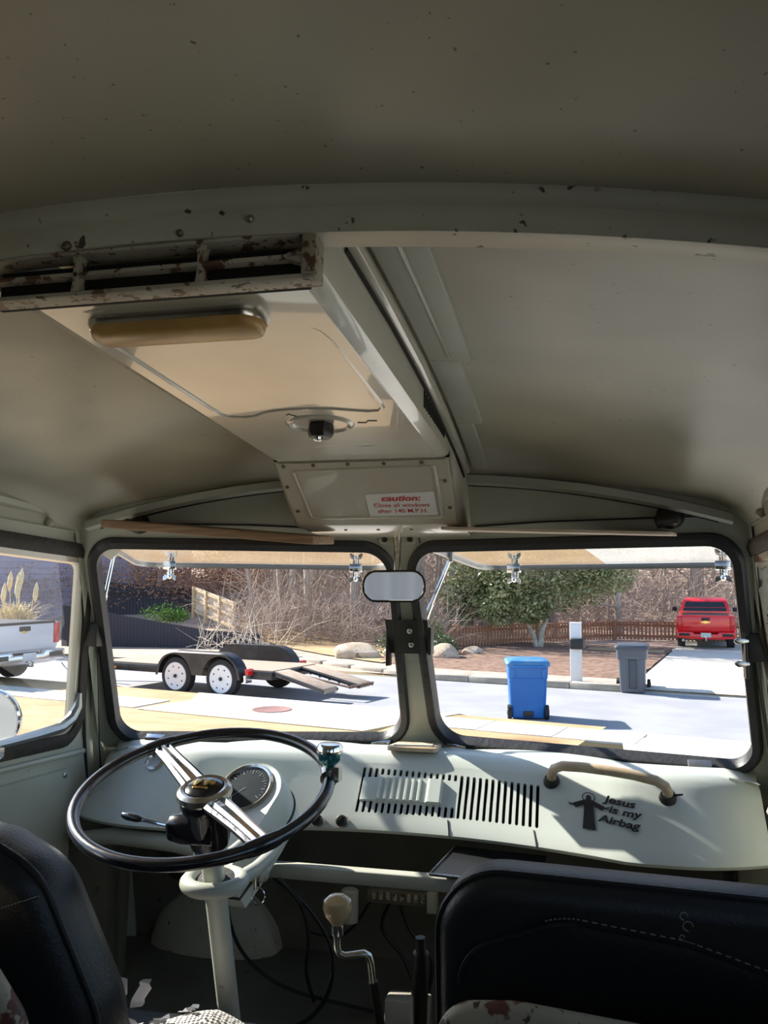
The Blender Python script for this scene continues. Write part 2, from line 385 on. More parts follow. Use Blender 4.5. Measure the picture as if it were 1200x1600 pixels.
# side walls: sill panel, pillars, window openings
def side(s):
    X = lambda y, z, off=0: V((s * (wall_x(z) - off), y, z))
    wl = thing('wall_left' if s < 0 else 'wall_right', 'painted steel %s side of the cab and its door frame' % ('left' if s < 0 else 'right'), 'wall', (s * .751, .0, -.95), kind='structure')
    mb = MB()
    zz = [-.95, -.7, -.5, -.30]
    ys = (-2.2, 2.02)
    mb.grid(lambda y, z: X(y, z), [ys[0], ys[1]], zz)
    # front door bay with its window hole
    hole = rpoly([(.74, .150), (1.672, .150), (1.795, -.268), (.74, -.268)], [.05, .055, .05, .05], 7)
    bound = [(.66, .205), (1.70, .205), (1.875, -.30), (.66, -.30)]
    h, b = ring_between(hole, bound)
    mb.loft([[X(*p) for p in b], [X(*p) for p in h], [X(*p, -.03) for p in h]], True, False)
    # load bay sides, unseen and closed up to darken the rear ceiling
    if s < 0: mb.add([X(-2.2, .205), X(.66, .205), X(.66, -.30), X(-2.2, -.30)], [(0, 1, 2, 3)])
    else:                                               # unseen window opening added to let light onto the rear ceiling
        mb.add([X(-2.2, .205), X(-.75, .205), X(-.75, -.30), X(-2.2, -.30)], [(0, 1, 2, 3)])
        h, b = ring_between(rpoly([(-.65, .12), (.50, .12), (.50, -.22), (-.65, -.22)], .06, 5), [(-.75, .205), (.66, .205), (.66, -.30), (-.75, -.30)])
        mb.loft([[X(*p) for p in b], [X(*p) for p in h]], True, False)
    mb.add([X(-2.2, .205), X(.66, .205), X(1.665, .205), V((s * .672, 1.64, .30)), V((s * .672, .66, .30)), V((s * .672, -2.2, .30))], [(0, 1, 4, 5), (1, 2, 3, 4)])
    body = obj('side_panel', mb, M['paint'], wl)
    # A pillar between door and windscreen, with its two vertical joints
    mb = MB()
    pts = [(1.640, .205, .662), (1.66, .16, .668), (1.85, -.28, .746), (1.90, -.45, .755), (1.96, -.74, .757), (1.96, -.95, .757)]
    inn = [pane(s, .660, .205), pane(s, .668, .165), pane(s, .752, -.285), V((s * .70, 1.955, -.45)), V((s * .68, 1.985, -.74)), V((s * .68, 1.985, -.95))]
    mb.loft([[V((s * x, y, z)) for y, z, x in pts], [V((s * (x - .012), y + .006, z)) for y, z, x in pts], [p + V((-s * .004, -.012, 0)) for p in inn], inn], False, False)
    obj('pillar', mb, M['paint'], wl)
    obj('door_gap', MB().tube([V((s * (x + .001), y - .030, z)) for y, z, x in pts], .0035, 6), M['rubber'], wl)
    mb = MB().tube([V((s * (x - .020), y - .004, z)) for y, z, x in pts[1:]], .0016, 5)
    obj('pillar_seam', mb, M['rubber'], wl)
    # lower footwell post below the dashboard
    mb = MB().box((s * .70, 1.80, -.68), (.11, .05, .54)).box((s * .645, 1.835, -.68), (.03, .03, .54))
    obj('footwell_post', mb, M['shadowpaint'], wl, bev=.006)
    # the door: window seal, vent frame, glass, inner panel
    d = thing('door_1' if s < 0 else 'door_2', 'painted %s cab door with rubber-sealed window' % ('left' if s < 0 else 'right'), 'door', (s * .751, 1.2, -.90), kind='structure')
    L = [[X(*p, o) for p in inset(hole, i)] for i, o in ((-.012, .002), (-.010, .009), (.004, .014), (.018, .010), (.020, -.012))]
    obj('rubber_seal', MB().loft(L, True, False), M['oldrubber'], d)
    L = [[X(*p, o) for p in inset(hole, i)] for i, o in ((.017, -.010), (.018, .004), (.029, .004), (.031, -.002), (.031, -.016))]
    obj('vent_frame', MB().loft(L, True, False), M['seatframe'] if s > 0 else M['duct'], d)
    g = inset(hole, .026)
    obj('glass_pane', MB().add([X(*p, -.008) for p in g], [tuple(range(len(g)))]), M['glass'], d)
    obj('belt_ridge', MB().tube([X(y, -.300 + .004, .004) for y in (.7, 1.2, 1.6, 1.815)], .0065, 8), M['paint'], d)
    pl = rpoly([(.75, -.325), (1.765, -.325), (1.80, -.84), (.75, -.84)], .02, 4)
    card = obj('door_card', MB().loft([[X(*p, .001) for p in pl], [X(*p, .007) for p in inset(pl, .002)]], True, True), M['paint'], d)
    for y, z in ((1.742, -.338), (1.50, -.345), (1.25, -.345), (1.762, -.52), (1.775, -.68), (1.77, -.82)):
        obj('screw', MB().lathe([(.0065, 0), (.0065, .002), (.003, .0045)], X(y, z, .007), (-s, 0, 0), 10), M['zinc'], card)
    obj('header_ridge', MB().tube([X(y, .183, .002) for y in (.75, 1.2, 1.6)], .0028, 6), M['paint'], d)
    obj('bump_stop', MB().ball(X(1.50, .192, .004), .009, 10, 6), M['paint'], d)
    if s < 0:
        fr = MB().tube([X(1.30, -.246, .008), X(1.52, -.243, .008), X(1.62, -.238, .010), X(1.70, -.232, .010), X(1.735, -.215, .010), X(1.748, -.19, .010), X(1.746, -.16, .008)], [.006, .009, .011, .012, .012, .011, .006], 8)
        obj('vent_wing_rail', fr, M['zinc'], d)
        obj('latch', MB().box(X(1.46, -.258, .018), (.012, .09, .022)).tube([X(1.50, -.262, .024), X(1.47, -.270, .03), X(1.42, -.266, .03)], .005, 6), M['oldchrome'], d, bev=.002)
    return wl
side(-1); side(1)
# rear end of the load bay, never in view except in the mirror
m = MB(); h, b = ring_between(rpoly([(-.5, .14), (.5, .14), (.5, -.18), (-.5, -.18)], .06, 5), [(-.78, .26), (.78, .26), (.78, -.95), (-.78, -.95)])
m.loft([[V((p[0], -2.2, p[1])) for p in b], [V((p[0], -2.2, p[1])) for p in h]], True, False)
wb = S(obj('wall_back', m, M['paint'], label='rear wall of the load bay with a curtain added over its window', cat='wall'))
cm = bpy.data.materials.new('thin grey curtain'); cm.use_nodes = True; cn = cm.node_tree.nodes; cn.remove(cn['Principled BSDF'])
ct = cn.new('ShaderNodeBsdfTranslucent'); ct.inputs[0].default_value = (.30, .30, .31, 1); cm.node_tree.links.new(ct.outputs[0], cn['Material Output'].inputs[0])
obj('curtain', MB().grid(lambda x, z: V((x, -2.17 + .018 * math.sin(x * 40), z)), [-.56 + 1.12 * i / 90 for i in range(91)], [-.22, .16]), cm, wb)  # unseen curtain added so the mirror reflects grey folds

# ================================================================== overhead fresh-air duct
def dz(y): return .298 - .0216 * (y - .672)           # underside of the duct
duct = thing('air_duct', 'painted steel fresh-air duct box running along the cab ceiling', 'air duct', (0, 1.05, .29))
HW = .157
mb = MB(); loops = []
for y in (.665, .8, 1.0, 1.2, 1.39, 1.408):
    z = dz(y); t = cab_roof(.16, y) - .004
    loops.append([V((HW, y, t)), V((HW, y, z + .012)), V((HW - .002, y, z + .005)), V((HW - .010, y, z)), V((-HW + .010, y, z)), V((-HW + .002, y, z + .005)), V((-HW, y, z + .012)), V((-HW, y, t))])
mb.loft(loops, False, False)
# nose below the header: side cheeks and strip under the front plate
for s in (-1, 1):
    mb.add([(s * HW, 1.408, dz(1.408)), (s * HW, 1.540, .184), (s * HW, 1.742, .184), (s * HW, 1.67, .30), (s * HW, 1.408, cab_roof(.16, 1.408))], [(0, 1, 2, 3, 4)])
mb.add([(-HW, 1.540, .184), (HW, 1.540, .184), (HW, 1.746, .180), (-HW, 1.746, .180)], [(0, 1, 2, 3)])
mb.add([(-HW, 1.410, dz(1.41)), (HW, 1.410, dz(1.41)), (HW, 1.540, .184), (-HW, 1.540, .184)], [(0, 1, 2, 3)])
obj('duct_body', mb, M['duct'], duct)
# bottom panel with pressed beads
mb = MB(); a0, a1 = .690, 1.398
mb.prism(rpoly([(-.136, a0), (.136, a0), (.136, a1), (-.146, a1)], .006, 3), lambda x, y: (x, y, dz(y) + .001), lambda x, y: (x, y, dz(y) - .0015))
bottom = obj('bottom_panel', mb, M['duct'], duct, bev=.0006, seg=1)
bead = [(-.108, .765), (-.114, .775), (-.117, .80), (-.117, 1.06), (-.115, 1.085), (-.108, 1.098), (-.09, 1.105), (-.070, 1.100), (-.052, 1.085), (-.034, 1.078), (-.01, 1.075), (.02, 1.075), (.045, 1.080), (.07, 1.092), (.092, 1.101), (.108, 1.100), (.1155, 1.085), (.117, 1.06), (.120, .83), (.116, .80), (.108, .785), (.095, .777), (.075, .774)]
obj('pressed_bead', MB().tube([V((x, y, dz(y) + .0005)) for x, y in bead], [.0012] + [.0042] * (len(bead) - 6) + [.003, .0025, .002, .0016, .0012], 8), M['duct'], bottom)
for x0, x1, y, r in ((-.105, -.062, .712, .0045), (.040, .082, .712, .0045), (-.062, -.005, 1.300, .004), (.012, .066, 1.300, .004), (-.035, .062, 1.360, .0028)):
    n = 9; pts = [V((x0 + (x1 - x0) * i / (n - 1), y, dz(y) + .001)) for i in range(n)]
    obj('pressed_bead', MB().tube(pts, [max(.0004, r * math.sin(math.pi * (i + .3) / (n - .4))) for i in range(n)], 8), M['duct'], bottom)
# control knob in a shallow dish
yk = 1.158; zk = dz(yk)
dish = obj('control_dish', MB().lathe([(.050, .001), (.048, .003), (.044, .0045), (.041, .003), (.038, -.001), (.030, -.003), (.002, -.004)], (.006, yk, zk - .0005), (0, -.02, -1), 32), M['duct'], bottom)
kb = MB().loft([[V((.006 + dx * w_, yk + dy * w_, zk + h)) for dx, dy in ((-.010, -.018), (.012, -.020), (.020, .004), (.010, .020), (-.014, .018), (-.018, 0))] for w_, h in ((.9, .0), (1.0, -.006), (1.0, -.016), (.85, -.022))])
obj('control_knob', kb, M['satin'], duct, bev=.0015)
obj('control_screw', MB().lathe([(.008, 0), (.007, .004), (.003, .006)], (.004, yk - .002, zk - .0215), (0, 0, -1), 12), M['chrome'], duct)
for x0, y0, x1, y1 in ((-.022, 1.098, -.014, 1.112), (-.026, 1.104, -.020, 1.098), (.062, 1.158, .074, 1.160), (.074, 1.160, .079, 1.150), (.079, 1.150, .092, 1.152)):
    obj('pressed_mark', MB().tube([V((x0, y0, dz(y0) - .0016)), V((x1, y1, dz(y1) - .0016))], .0011, 5), M['shadowpaint'], bottom)
# vent grille at the rear end
yv = .634
vent = MB()
def vz(t): return .2800 + t * .0395
outer = rpoly([(-.163, 0), (.163, 0), (.163, 1), (-.163, 1)], 0.0001, 1)
bars = []
cols = [(-.155, -.062), (-.052, .055), (.065, .150)]
def vbar(x0, x1, t0, t1, y=yv, d=.016): bars.append((((x0 + x1) / 2, y + d / 2, (vz(t0) + vz(t1)) / 2), (x1 - x0, d, vz(t1) - vz(t0))))
grille = obj('vent_grille', MB().box((0, yv + .03, vz(.5)), (.30, .004, .036)), M['hole'], duct)
frame = MB().box((0, yv + .011, vz(0.03)), (.326, .022, .0045)).box((0, yv + .011, vz(.97)), (.326, .022, .004)).box((-.160, yv + .011, vz(.5)), (.008, .022, .042)).box((.157, yv + .011, vz(.5)), (.013, .022, .042))
for x in (-.158, .158):                                # webbed corners of the end slots
    q = -1 if x < 0 else 1
    frame.add([(x, yv + .002, vz(.25)), (x - q * .022, yv + .002, vz(.44)), (x - q * .022, yv + .002, vz(.56)), (x, yv + .002, vz(.75)), (x, yv + .012, vz(.25)), (x - q * .022, yv + .012, vz(.44)), (x - q * .022, yv + .012, vz(.56)), (x, yv + .012, vz(.75))],
              [(0, 1, 2, 3), (4, 5, 6, 7), (0, 4, 5, 1), (3, 2, 6, 7), (1, 5, 6, 2)])
obj('grille_frame', frame, M['rustpaint'], grille, bev=.0016)
for x in (-.057, .060):
    obj('grille_bar', MB().loft([[V((x + dx * (1 + .9 * abs(t) ** 2.5), yv + .002 + dy, vz(.5) + t * .018)) for dx, dy in ((-.0024, 0), (.0024, 0), (.0024, .012), (-.0024, .012))] for t in (-1, -.7, -.3, .3, .7, 1)]), M['rustpaint'], grille, bev=.001)
obj('grille_bar', MB().box((-.001, yv + .008, vz(.5)), (.316, .012, .0038)), M['rustpaint'], grille, bev=.0012)
# front plate with pressed panel, screws and the caution sticker
fy = lambda t: 1.408 + .132 * t; fz = lambda t: .282 - .098 * t
def fp(x, t, off=0): return V((x, fy(t) - off * .596, fz(t) - off * .803))
pl = rpoly([(-.153, .02), (.153, .02), (.1525, .985), (-.1525, .985)], [.01] * 4, 3)
plate = obj('front_plate', MB().loft([[fp(*p, .0) for p in pl], [fp(*p, .002) for p in pl]]), M['duct'], duct, bev=.0006, seg=1)
ed = rpoly([(-.126, .13), (.128, .11), (.128, .86), (-.120, .86)], .014, 6)
obj('pressed_bead', MB().tube([fp(*p, .0015) for p in ed], .0034, 8, True), M['duct'], plate)
for x, t in ((-.140, .055), (-.085, .05), (-.022, .045), (.042, .05), (.108, .05), (-.146, .36), (-.142, .74), (.143, .32), (.144, .72)):
    obj('screw', MB().lathe([(.0036, 0), (.0036, .002), (.0015, .003)], fp(x, t, .002), (0, -.596, -.803), 10), M['screw'], plate)
for x in (-.075, -.01, .055):
    obj('screw', MB().lathe([(.0033, 0), (.0033, .002)], (x, 1.60, .1825), (0, 0, -1), 8), M['screw'], duct)
st = obj('caution_sticker', MB().loft([[fp(x, t, .0022) for x, t in ((-.006, .50), (.120, .47), (.120, .83), (-.006, .845))], [fp(x, t, .003) for x, t in ((-.006, .50), (.120, .47), (.120, .83), (-.006, .845))]]), M['sticker'], duct, label='white caution sticker with red lettering')
for txt, size, t, bold, sh in (('caution:', .0195, .60, .0005, .25), ('Close all windows', .0140, .695, .0001, 0), ('after 140 M.P.H.', .0140, .785, .0001, 0)):
    obj('lettering', text_mb(txt, size, lambda x, y: fp(.057 + x * (1.15 if sh else 1.0), t - y / .1645, .0036), bold, sh), M['red'], st)
# right-hand rail, groove and stepped roof flange, louvres
mb = MB()
L = []
for y in (.735, .9, 1.1, 1.3, 1.5, 1.58):
    t = cab_roof(.17, y)
    L.append([V((HW + .001, y, t - .016)), V((HW + .010, y, t - .014)), V((HW + .013, y, t - .009)), V((HW + .013, y, t - .002)), V((HW, y, t - .002))])
mb.loft(L)
obj('side_rail', mb, M['duct'], duct, bev=.001)
obj('rail_groove', MB().tube([V((HW + .001, y, cab_roof(.17, y) - .019)) for y in (.74, .95, 1.2, 1.45, 1.58)], .0028, 6), M['hole'], duct)
mb = MB()
for x0, x1, ya, yb in ((.175, .232, .70, 1.10), (.175, .215, 1.10, 1.36), (.175, .200, 1.36, 1.58)):
    L = [[V((x0, y, cab_roof(x0, y) - .005)), V((x1, y, cab_roof(x1, y) - .005)), V((x1 + .004, y, cab_roof(x1, y) + .002)), V((x0, y, cab_roof(x0, y) + .004))] for y in [ya + (yb - ya) * i / 5 for i in range(6)]]
    mb.loft(L)
obj('roof_flange', mb, M['paint'], duct, bev=.001)
obj('flange_lip', MB().tube([V((.205, y, cab_roof(.205, y) - .006)) for y in (.72, .85, 1.0, 1.08)], .0022, 6), M['duct'], duct)
for i in range(11):
    y = 1.165 + i * .0175
    obj('louvre', MB().loft([[V((HW + .0006 + o, y + a, z)) for a, z in ((-.004, dz(y) + .018), (.004, dz(y) + .018), (.004, cab_roof(.17, y) - .024), (-.004, cab_roof(.17, y) - .024))] for o in (-.003, .001)]), M['hole'], duct)

# dome lamp
lamp = thing('dome_lamp', 'long yellowed cabin lamp under the rear end of the duct', 'lamp', (-.02, .745, .298))
st_ = rpoly([(-.106, .722), (.078, .722), (.078, .772), (-.106, .772)], .022, 7)
obj('lamp_rim', MB().loft([[V((x, y, dz(y) - o)) for x, y in inset(st_, i)] for i, o in ((-.001, -.001), (-.0015, .005), (.0005, .0098), (.003, .008))], True, False), M['oldchrome'], lamp)
obj('lamp_lens', MB().loft([[V((x, y, dz(y) - o)) for x, y in inset(st_, i)] for i, o in ((.002, .004), (.002, .013), (.004, .018), (.009, .020))]), M['amber'], lamp, sharp=60)

# ================================================================== opening windscreens
HINGE_Z = .168
def sash(s, lab):
    hd = (pane(s, .63, HINGE_Z) - pane(s, .03, HINGE_Z)).normalized()
    out = V((.21 * s, 1, 0)).normalized(); ang = R(-3.4)
    d = out * math.cos(ang) + V((0, 0, 1)) * math.sin(ang); n = hd.cross(d).normalized()
    if n.z < 0: n = -n
    o0 = pane(s, .0, HINGE_Z, -.012)
    P = lambda p, off=0: o0 + hd * p[0] + d * p[1] + n * off
    t = thing('opening_windscreen', lab, 'window', o0)
    ol = rpoly([(.022, .004), (.652, .004), (.690, .446), (.030, .446)], [.05, .05, .05, .055], 8)
    L = [[P(p, o) for p in inset(ol, i)] for i, o in ((0, -.007), (0, .007), (.007, .008), (.0085, .004), (.0085, -.004), (.007, -.008))]
    obj('sash_frame', MB().loft(L, True, False, True), M['zinc'], t)
    g = inset(ol, .007)
    obj('glass_pane', MB().loft([[P(p, .0015) for p in g], [P(p, -.0015) for p in g]]), M['glass'], t)
    # latches on the free edge, with wing nuts
    for q in (.115, .605):
        c = obj('latch', MB().box(P((q, .445), -.004), (.034, .020, .016), Matrix((hd, d, n)).transposed()).box(P((q, .452), -.018), (.018, .008, .014), Matrix((hd, d, n)).transposed()), M['chrome'], t, bev=.002)
        w_ = MB().tube([P((q, .446), -.010), P((q, .446), -.034)], .0042, 8).ball(P((q, .446), -.030), .007, 10, 6)
        for k in (-1, 1): w_.loft([[P((q + k * a, .446 + b), -h) for b in (-.002, .002)] + [P((q + k * a, .446 - b), -h2) for b in (-.002, .002)] for a, h, h2 in ((.004, .024, .034), (.013, .026, .040), (.017, .031, .040))])
        obj('wing_nut', w_, M['chrome'], c)
    # folding stays between the pillar brackets and the sash sides
    for q, base, tip in ((.02, pane(s, .008, -.035, .012), P((.036, .20), -.006)), (.68, pane(s, .690, -.022, .008), P((.662, .17), -.006))):
        base = base + V((0, .02, 0)); mid = base.lerp(tip, .45)
        sv = obj('stay_arm', MB().tube([base, tip], .0042, 8).tube([base + V((s * .003, 0, 0)), mid], .0062, 8), M['chrome'], t)
        obj('stay_clevis', MB().box(tip, (.010, .014, .022)), M['zinc'], sv, bev=.002)
        cb = MB().ball(base, .008, 10, 6).tube([base + V((-.022, 0, .0)), base + V((.022, 0, 0))], .0055, 8)
        cb.box(base + V((.020 if q < .1 and s > 0 or q > .1 and s < 0 else -.020, -.004, .006)), (.012, .006, .018))
        obj('stay_wing_nut', cb, M['blue'] if not (q > .1 and s > 0) else M['chrome'], sv, bev=.001)
    return t
sash(-1, 'left windscreen pane swung open outwards in its metal sash above the steering wheel')
sash(1, 'right windscreen pane swung open outwards in its metal sash above the grab handle')
# brackets
br = thing('stay_bracket', 'dark steel stay bracket screwed across the centre pillar below the mirror', 'bracket', (0, 1.88, -.03))
m = MB().loft([[pane(1, 0, z) + V((x, -.014 - (.006 if abs(x) < .03 else 0) , 0)) for z in (-.062, .012)] + [pane(1, 0, z) + V((x, -.008, 0)) for z in (.012, -.062)] for x in (-.050, -.044, -.02, .02, .040, .044)])
obj('bracket_plate', m, M['darksteel'], br)
obj('bracket_lug', MB().box(pane(1, 0, -.035) + V((-.050, .0, -.012)), (.006, .04, .085)), M['darksteel'], br, bev=.002)
obj('bracket_lug', MB().box(pane(1, 0, -.030) + V((.046, .0, -.004)), (.006, .04, .06)), M['darksteel'], br, bev=.002)
for z in (-.042, -.012): obj('screw', MB().lathe([(.006, 0), (.006, .002), (.003, .004)], pane(1, .004, z) + V((0, -.021, 0)), (0, -1, -.4), 10), M['zinc'], br)
for s in (-1, 1):
    b2 = thing('stay_bracket', 'dark steel stay bracket with %s on the %s windscreen pillar' % (('bright screws', 'left') if s < 0 else ('hanging wing nuts', 'right')), 'bracket', pane(s, .69, -.05))
    c = pane(s, .700, -.022, .016)
    obj('bracket_plate', MB().box(c, (.055, .010, .052)).box(c + V((-s * .024, .012, -.002)), (.006, .03, .05)), M['darksteel'], b2, bev=.003)
    for q in (-.016, .010): obj('screw', MB().lathe([(.007, 0), (.006, .003), (.003, .005)], c + V((s * .016, -.005, q)), (0, -1, -.3), 10), M['chrome'], b2)
    if s > 0:
        w_ = MB()
        for q in (.012, -.030):
            w_.loft([[c + V((-.030 + a, -.006, q + h)), c + V((-.030 + a, .0, q + h)), c + V((-.030 + a, .0, q + h2)), c + V((-.030 + a, -.006, q + h2))] for a, h, h2 in ((-.022, .001, -.003), (-.016, .005, -.007), (-.007, .004, -.006), (.004, .002, -.003))])
        obj('wing_nut', w_, M['oldchrome'], b2, bev=.001)
        obj('bracket_lug', MB().box(c + V((-.030, .012, -.02)), (.006, .03, .075)), M['darksteel'], b2, bev=.002)
# catch plates on the sill
for s, a, lab in ((-1, .616, 'leftmost bright catch plate under the windscreen, behind the wheel rim'), (-1, .095, 'bright catch plate at the foot of the centre pillar, left of it'), (1, .086, 'bright catch plate at the foot of the centre pillar, right of it'), (1, .603, 'dark catch plate with blue-tinted screws under the right windscreen')):
    c = pane(s, a, -.272, .012)
    t = thing('catch_plate', lab, 'catch', c + V((0, 0, -.02)))
    rot = Matrix.Rotation(R(-33) , 3, 'X') @ Matrix.Identity(3)
    obj('plate', MB().box(c + V((0, -.006, .002)), (.046, .004, .028), rot).box(c + V((0, -.016, -.013)), (.046, .022, .003)), M['zinc'] if a > .2 and s > 0 else M['chrome'], t, bev=.001)
    for q in (-.013, .013): obj('screw', MB().lathe([(.0055, 0), (.005, .003), (.002, .005)], c + V((q, -.019, -.0115)), (0, -.3, 1), 10), M['chrome'], t)

# mirror
mr = thing('rear_view_mirror', 'rounded chrome rear-view mirror hanging at the centre pillar', 'mirror', (.01, 1.66, .10))
mc = V((.018, 1.62, .074))
nrm = V((.105, -1, -.033)).normalized(); rx = V((0, 0, 1)).cross(nrm).normalized(); ry = nrm.cross(rx)
mp = rpoly([(-.060, -.028), (.060, -.027), (.060, .029), (-.060, .027)], .024, 7)
MPt = lambda p, o=0: mc + rx * p[0] + ry * p[1] + nrm * o
mp = [(x * 1.0, y * (1 + .10 * (1 - (x / .06) ** 2))) for x, y in mp]
obj('housing', MB().loft([[MPt(p, o) for p in inset(mp, i)] for i, o in ((.020, -.024), (.006, -.016), (-.0015, -.004), (-.0015, .002), (.002, .003))], True, True), M['satin'], mr)
obj('mirror_glass', MB().loft([[MPt(p, .0031) for p in inset(mp, .0022)], [MPt(p, .004) for p in inset(mp, .003)]]), M['mirror'], mr)
bp = pane(1, 0, .180, .006)
obj('mirror_mount', MB().loft([[bp + V((x, -.004 + q * .003, z)) for x, z in rpoly([(-.040, -.010), (.040, -.010), (.040, .012), (-.040, .012)], .008, 4)] for q in (0, -2)]), M['paint'], mr, bev=.002)
for x in (-.027, .027): obj('screw', MB().lathe([(.0065, 0), (.0065, .002), (.003, .004)], bp + V((x, -.010, 0)), (0, -1, -.4), 10), M['darksteel'], mr)
obj('mirror_stem', MB().tube([bp + V((0, -.010, .006)), bp + V((.002, -.014, -.02)), MPt((0, .02), -.05), MPt((0, .010), -.018)], [.009, .007, .006, .006], 10), M['oldchrome'], mr)

# sun visors, folded up flat
for s in (-1, 1):
    if s < 0:
        t = thing('sun_visor', 'worn wooden-edged sun visor folded up above the left windscreen', 'sun visor', (-.33, 1.58, .17))
        A = [V((-.555, 1.500, .181)), V((-.110, 1.500, .144)), V((-.108, 1.640, .158)), V((-.520, 1.640, .193))]
        mt = M['wood']
    else:
        t = thing('sun_visor', 'pale peeling sun visor folded up above the right windscreen', 'sun visor', (.33, 1.58, .17))
        A = [V((.127, 1.500, .1695)), V((.520, 1.500, .1565)), V((.545, 1.655, .170)), V((.130, 1.655, .183))]
        mt = M['woodlight']
    th = .016 if s < 0 else .006
    nseg = 14
    def vis(u, v, o, A=A):
        p = A[0].lerp(A[1], u).lerp(A[3].lerp(A[2], u), v); return p + V((0, 0, o))
    ol = rpoly([(0, 0), (1, 0), (1, 1), (0, 1)], [.10, .06, .05, .05] if s < 0 else [.03, .10, .06, .03], 6)
    obj('visor_board', MB().loft([[vis(u, v, 0) for u, v in ol], [vis(u, v, th) for u, v in ol]]), mt, t, bev=.002)
    hx = s * .535
    hb = MB().lathe([(.026, 0), (.023, .010), (.015, .020), (.008, .024)], pane(s, .53, .205), (0, -1, -.65), 18).tube([pane(s, .53, .205, .02), V((s * .53, 1.575, .195)), V((s * .50, 1.575, .186))], [.013, .012, .010], 10)
    obj('visor_hinge', hb, M['darksteel'], t)

# ================================================================== dashboard
dash = thing('dashboard', 'pale painted steel dashboard below the windscreen', 'dashboard', (0, 1.75, -.42))
def yw(x): return 2.052 - .21 * abs(x)
PROF = [(0, -.286), (.5, -.277), (1.865, -.271), (1.83, -.270), (1.805, -.274), (1.788, -.283), (1.776, -.296), (1.764, -.311), (1.752, -.325), (1.72, -.360), (1.695, -.388), (1.680, -.404), (1.674, -.413), (1.680, -.420), (1.70, -.424)]
def dpt(x, k):
    """point on the dashboard section at position k along the profile"""
    i = min(int(k), len(PROF) - 2); f = k - i
    def q(j):
        y, z = PROF[j]
        if j == 0: y = yw(x) + .01
        if j == 1: y = yw(x) * .5 + (1.865 + .11 * max(0, 1 - (x / .45) ** 2)) * .5
        e = max(0, abs(x) - .52) / .18
        # the ends roll down and forward
        z2 = z - (.022 * e * e if 1 < j < 10 else 0); y2 = y + .06 * e * e * (1 if j > 3 else .3)
        if j > 1: y2 += .11 * max(0, 1 - (x / .45) ** 2)
        return V((x, y2, z2 - (.005 if j > 1 else 0)))
    return q(i).lerp(q(i + 1), f)
# face plane between k=7 (y 1.764) and k=11 (y 1.680): slots live there
def face(x, t, off=0):
    """t=0 at the grille's top edge, 1 at its bottom edge"""
    y = 1.764 + (1.690 - 1.764) * t; z = -.311 + (-.393 + .311) * t
    return V((x, y - off * .742, z + off * .670))
GX0, GX1 = -.109, .291
def dash_mesh():
    mb = MB(); xs = sorted([-.705 + 1.41 * i / 48 for i in range(49)] + [GX0, GX1]); n = len(PROF)
    keep = [[dpt(x, k) for k in range(n)] for x in xs]
    for i in range(len(xs) - 1):
        for k in range(n - 1):
            if 6 <= k < 10 and GX0 - 1e-6 <= xs[i] and xs[i + 1] <= GX1 + 1e-6: continue
            mb.add([keep[i][k], keep[i + 1][k], keep[i + 1][k + 1], keep[i][k + 1]], [(0, 1, 2, 3)])
    return mb
obj('dash_panel', dash_mesh(), M['dash'], dash, sharp=60)
# speaker grille: pierced plate filling the gap in the face (rows of slots with bars between)
def gface(x, v):
    """v 0..1 from k=6 to k=10 on the profile"""
    return dpt(x, 6 + min(3.9999, v * 4))
def grille_mb(th=.0016):
    mb = MB(); N = 29; p = (GX1 - GX0 - .012) / N; sw = .0064
    def cell(x0, x1, v0, v1):
        vs = [v0] + [q for q in (.25, .5, .75) if v0 + .01 < q < v1 - .01] + [v1]
        for a, b in zip(vs[:-1], vs[1:]):
            mb.add([gface(x0, a), gface(x1, a), gface(x1, b), gface(x0, b)], [(0, 1, 2, 3)])
    x = GX0; cell(GX0, GX0 + .006, 0, 1); cell(GX1 - .006, GX1, 0, 1)
    for i in range(N):
        a = GX0 + .006 + i * p; m0 = a + (p - sw) / 2; m1 = m0 + sw
        cell(a, m0, 0, 1); cell(m1, a + p, 0, 1)
        short = 3 <= i < 16
        ga = .13 + .17 * i / (N - 1)
        gaps = [(ga, ga + .20), (.80, .965)] if short else [(ga, .965)]
        v = 0
        for g0, g1 in gaps:
            cell(m0, m1, v, g0)
            # rounded slot ends and inner walls
            r = .018
            for va, vb in ((g0, g0 + r), (g1, g1 - r)):
                for xa, xb in ((m0, m0 + sw * .35), (m1, m1 - sw * .35)):
                    mb.add([gface(xa, va), gface(xb, va), gface(xa, vb)], [(0, 1, 2)])
            nrm_ = V((0, .742, -.670)) * .006
            q = [gface(m0, g0), gface(m1, g0), gface(m1, g1), gface(m0, g1)]
            mb.add(q + [w_ + nrm_ for w_ in q], [(0, 1, 5, 4), (1, 2, 6, 5), (2, 3, 7, 6), (3, 0, 4, 7)])
            v = g1
        cell(m0, m1, v, 1)
    return mb
obj('speaker_grille', grille_mb(), M['dash'], dash, kind='stuff')
obj('speaker_recess', MB().loft([[dpt(x, 6) + V((0, .03, -.028)) for x in (GX0 - .01, GX1 + .01)], [dpt(x, 10) + V((0, .03, -.028)) for x in (GX0 - .01, GX1 + .01)]], False, False), M['hole'], dash)
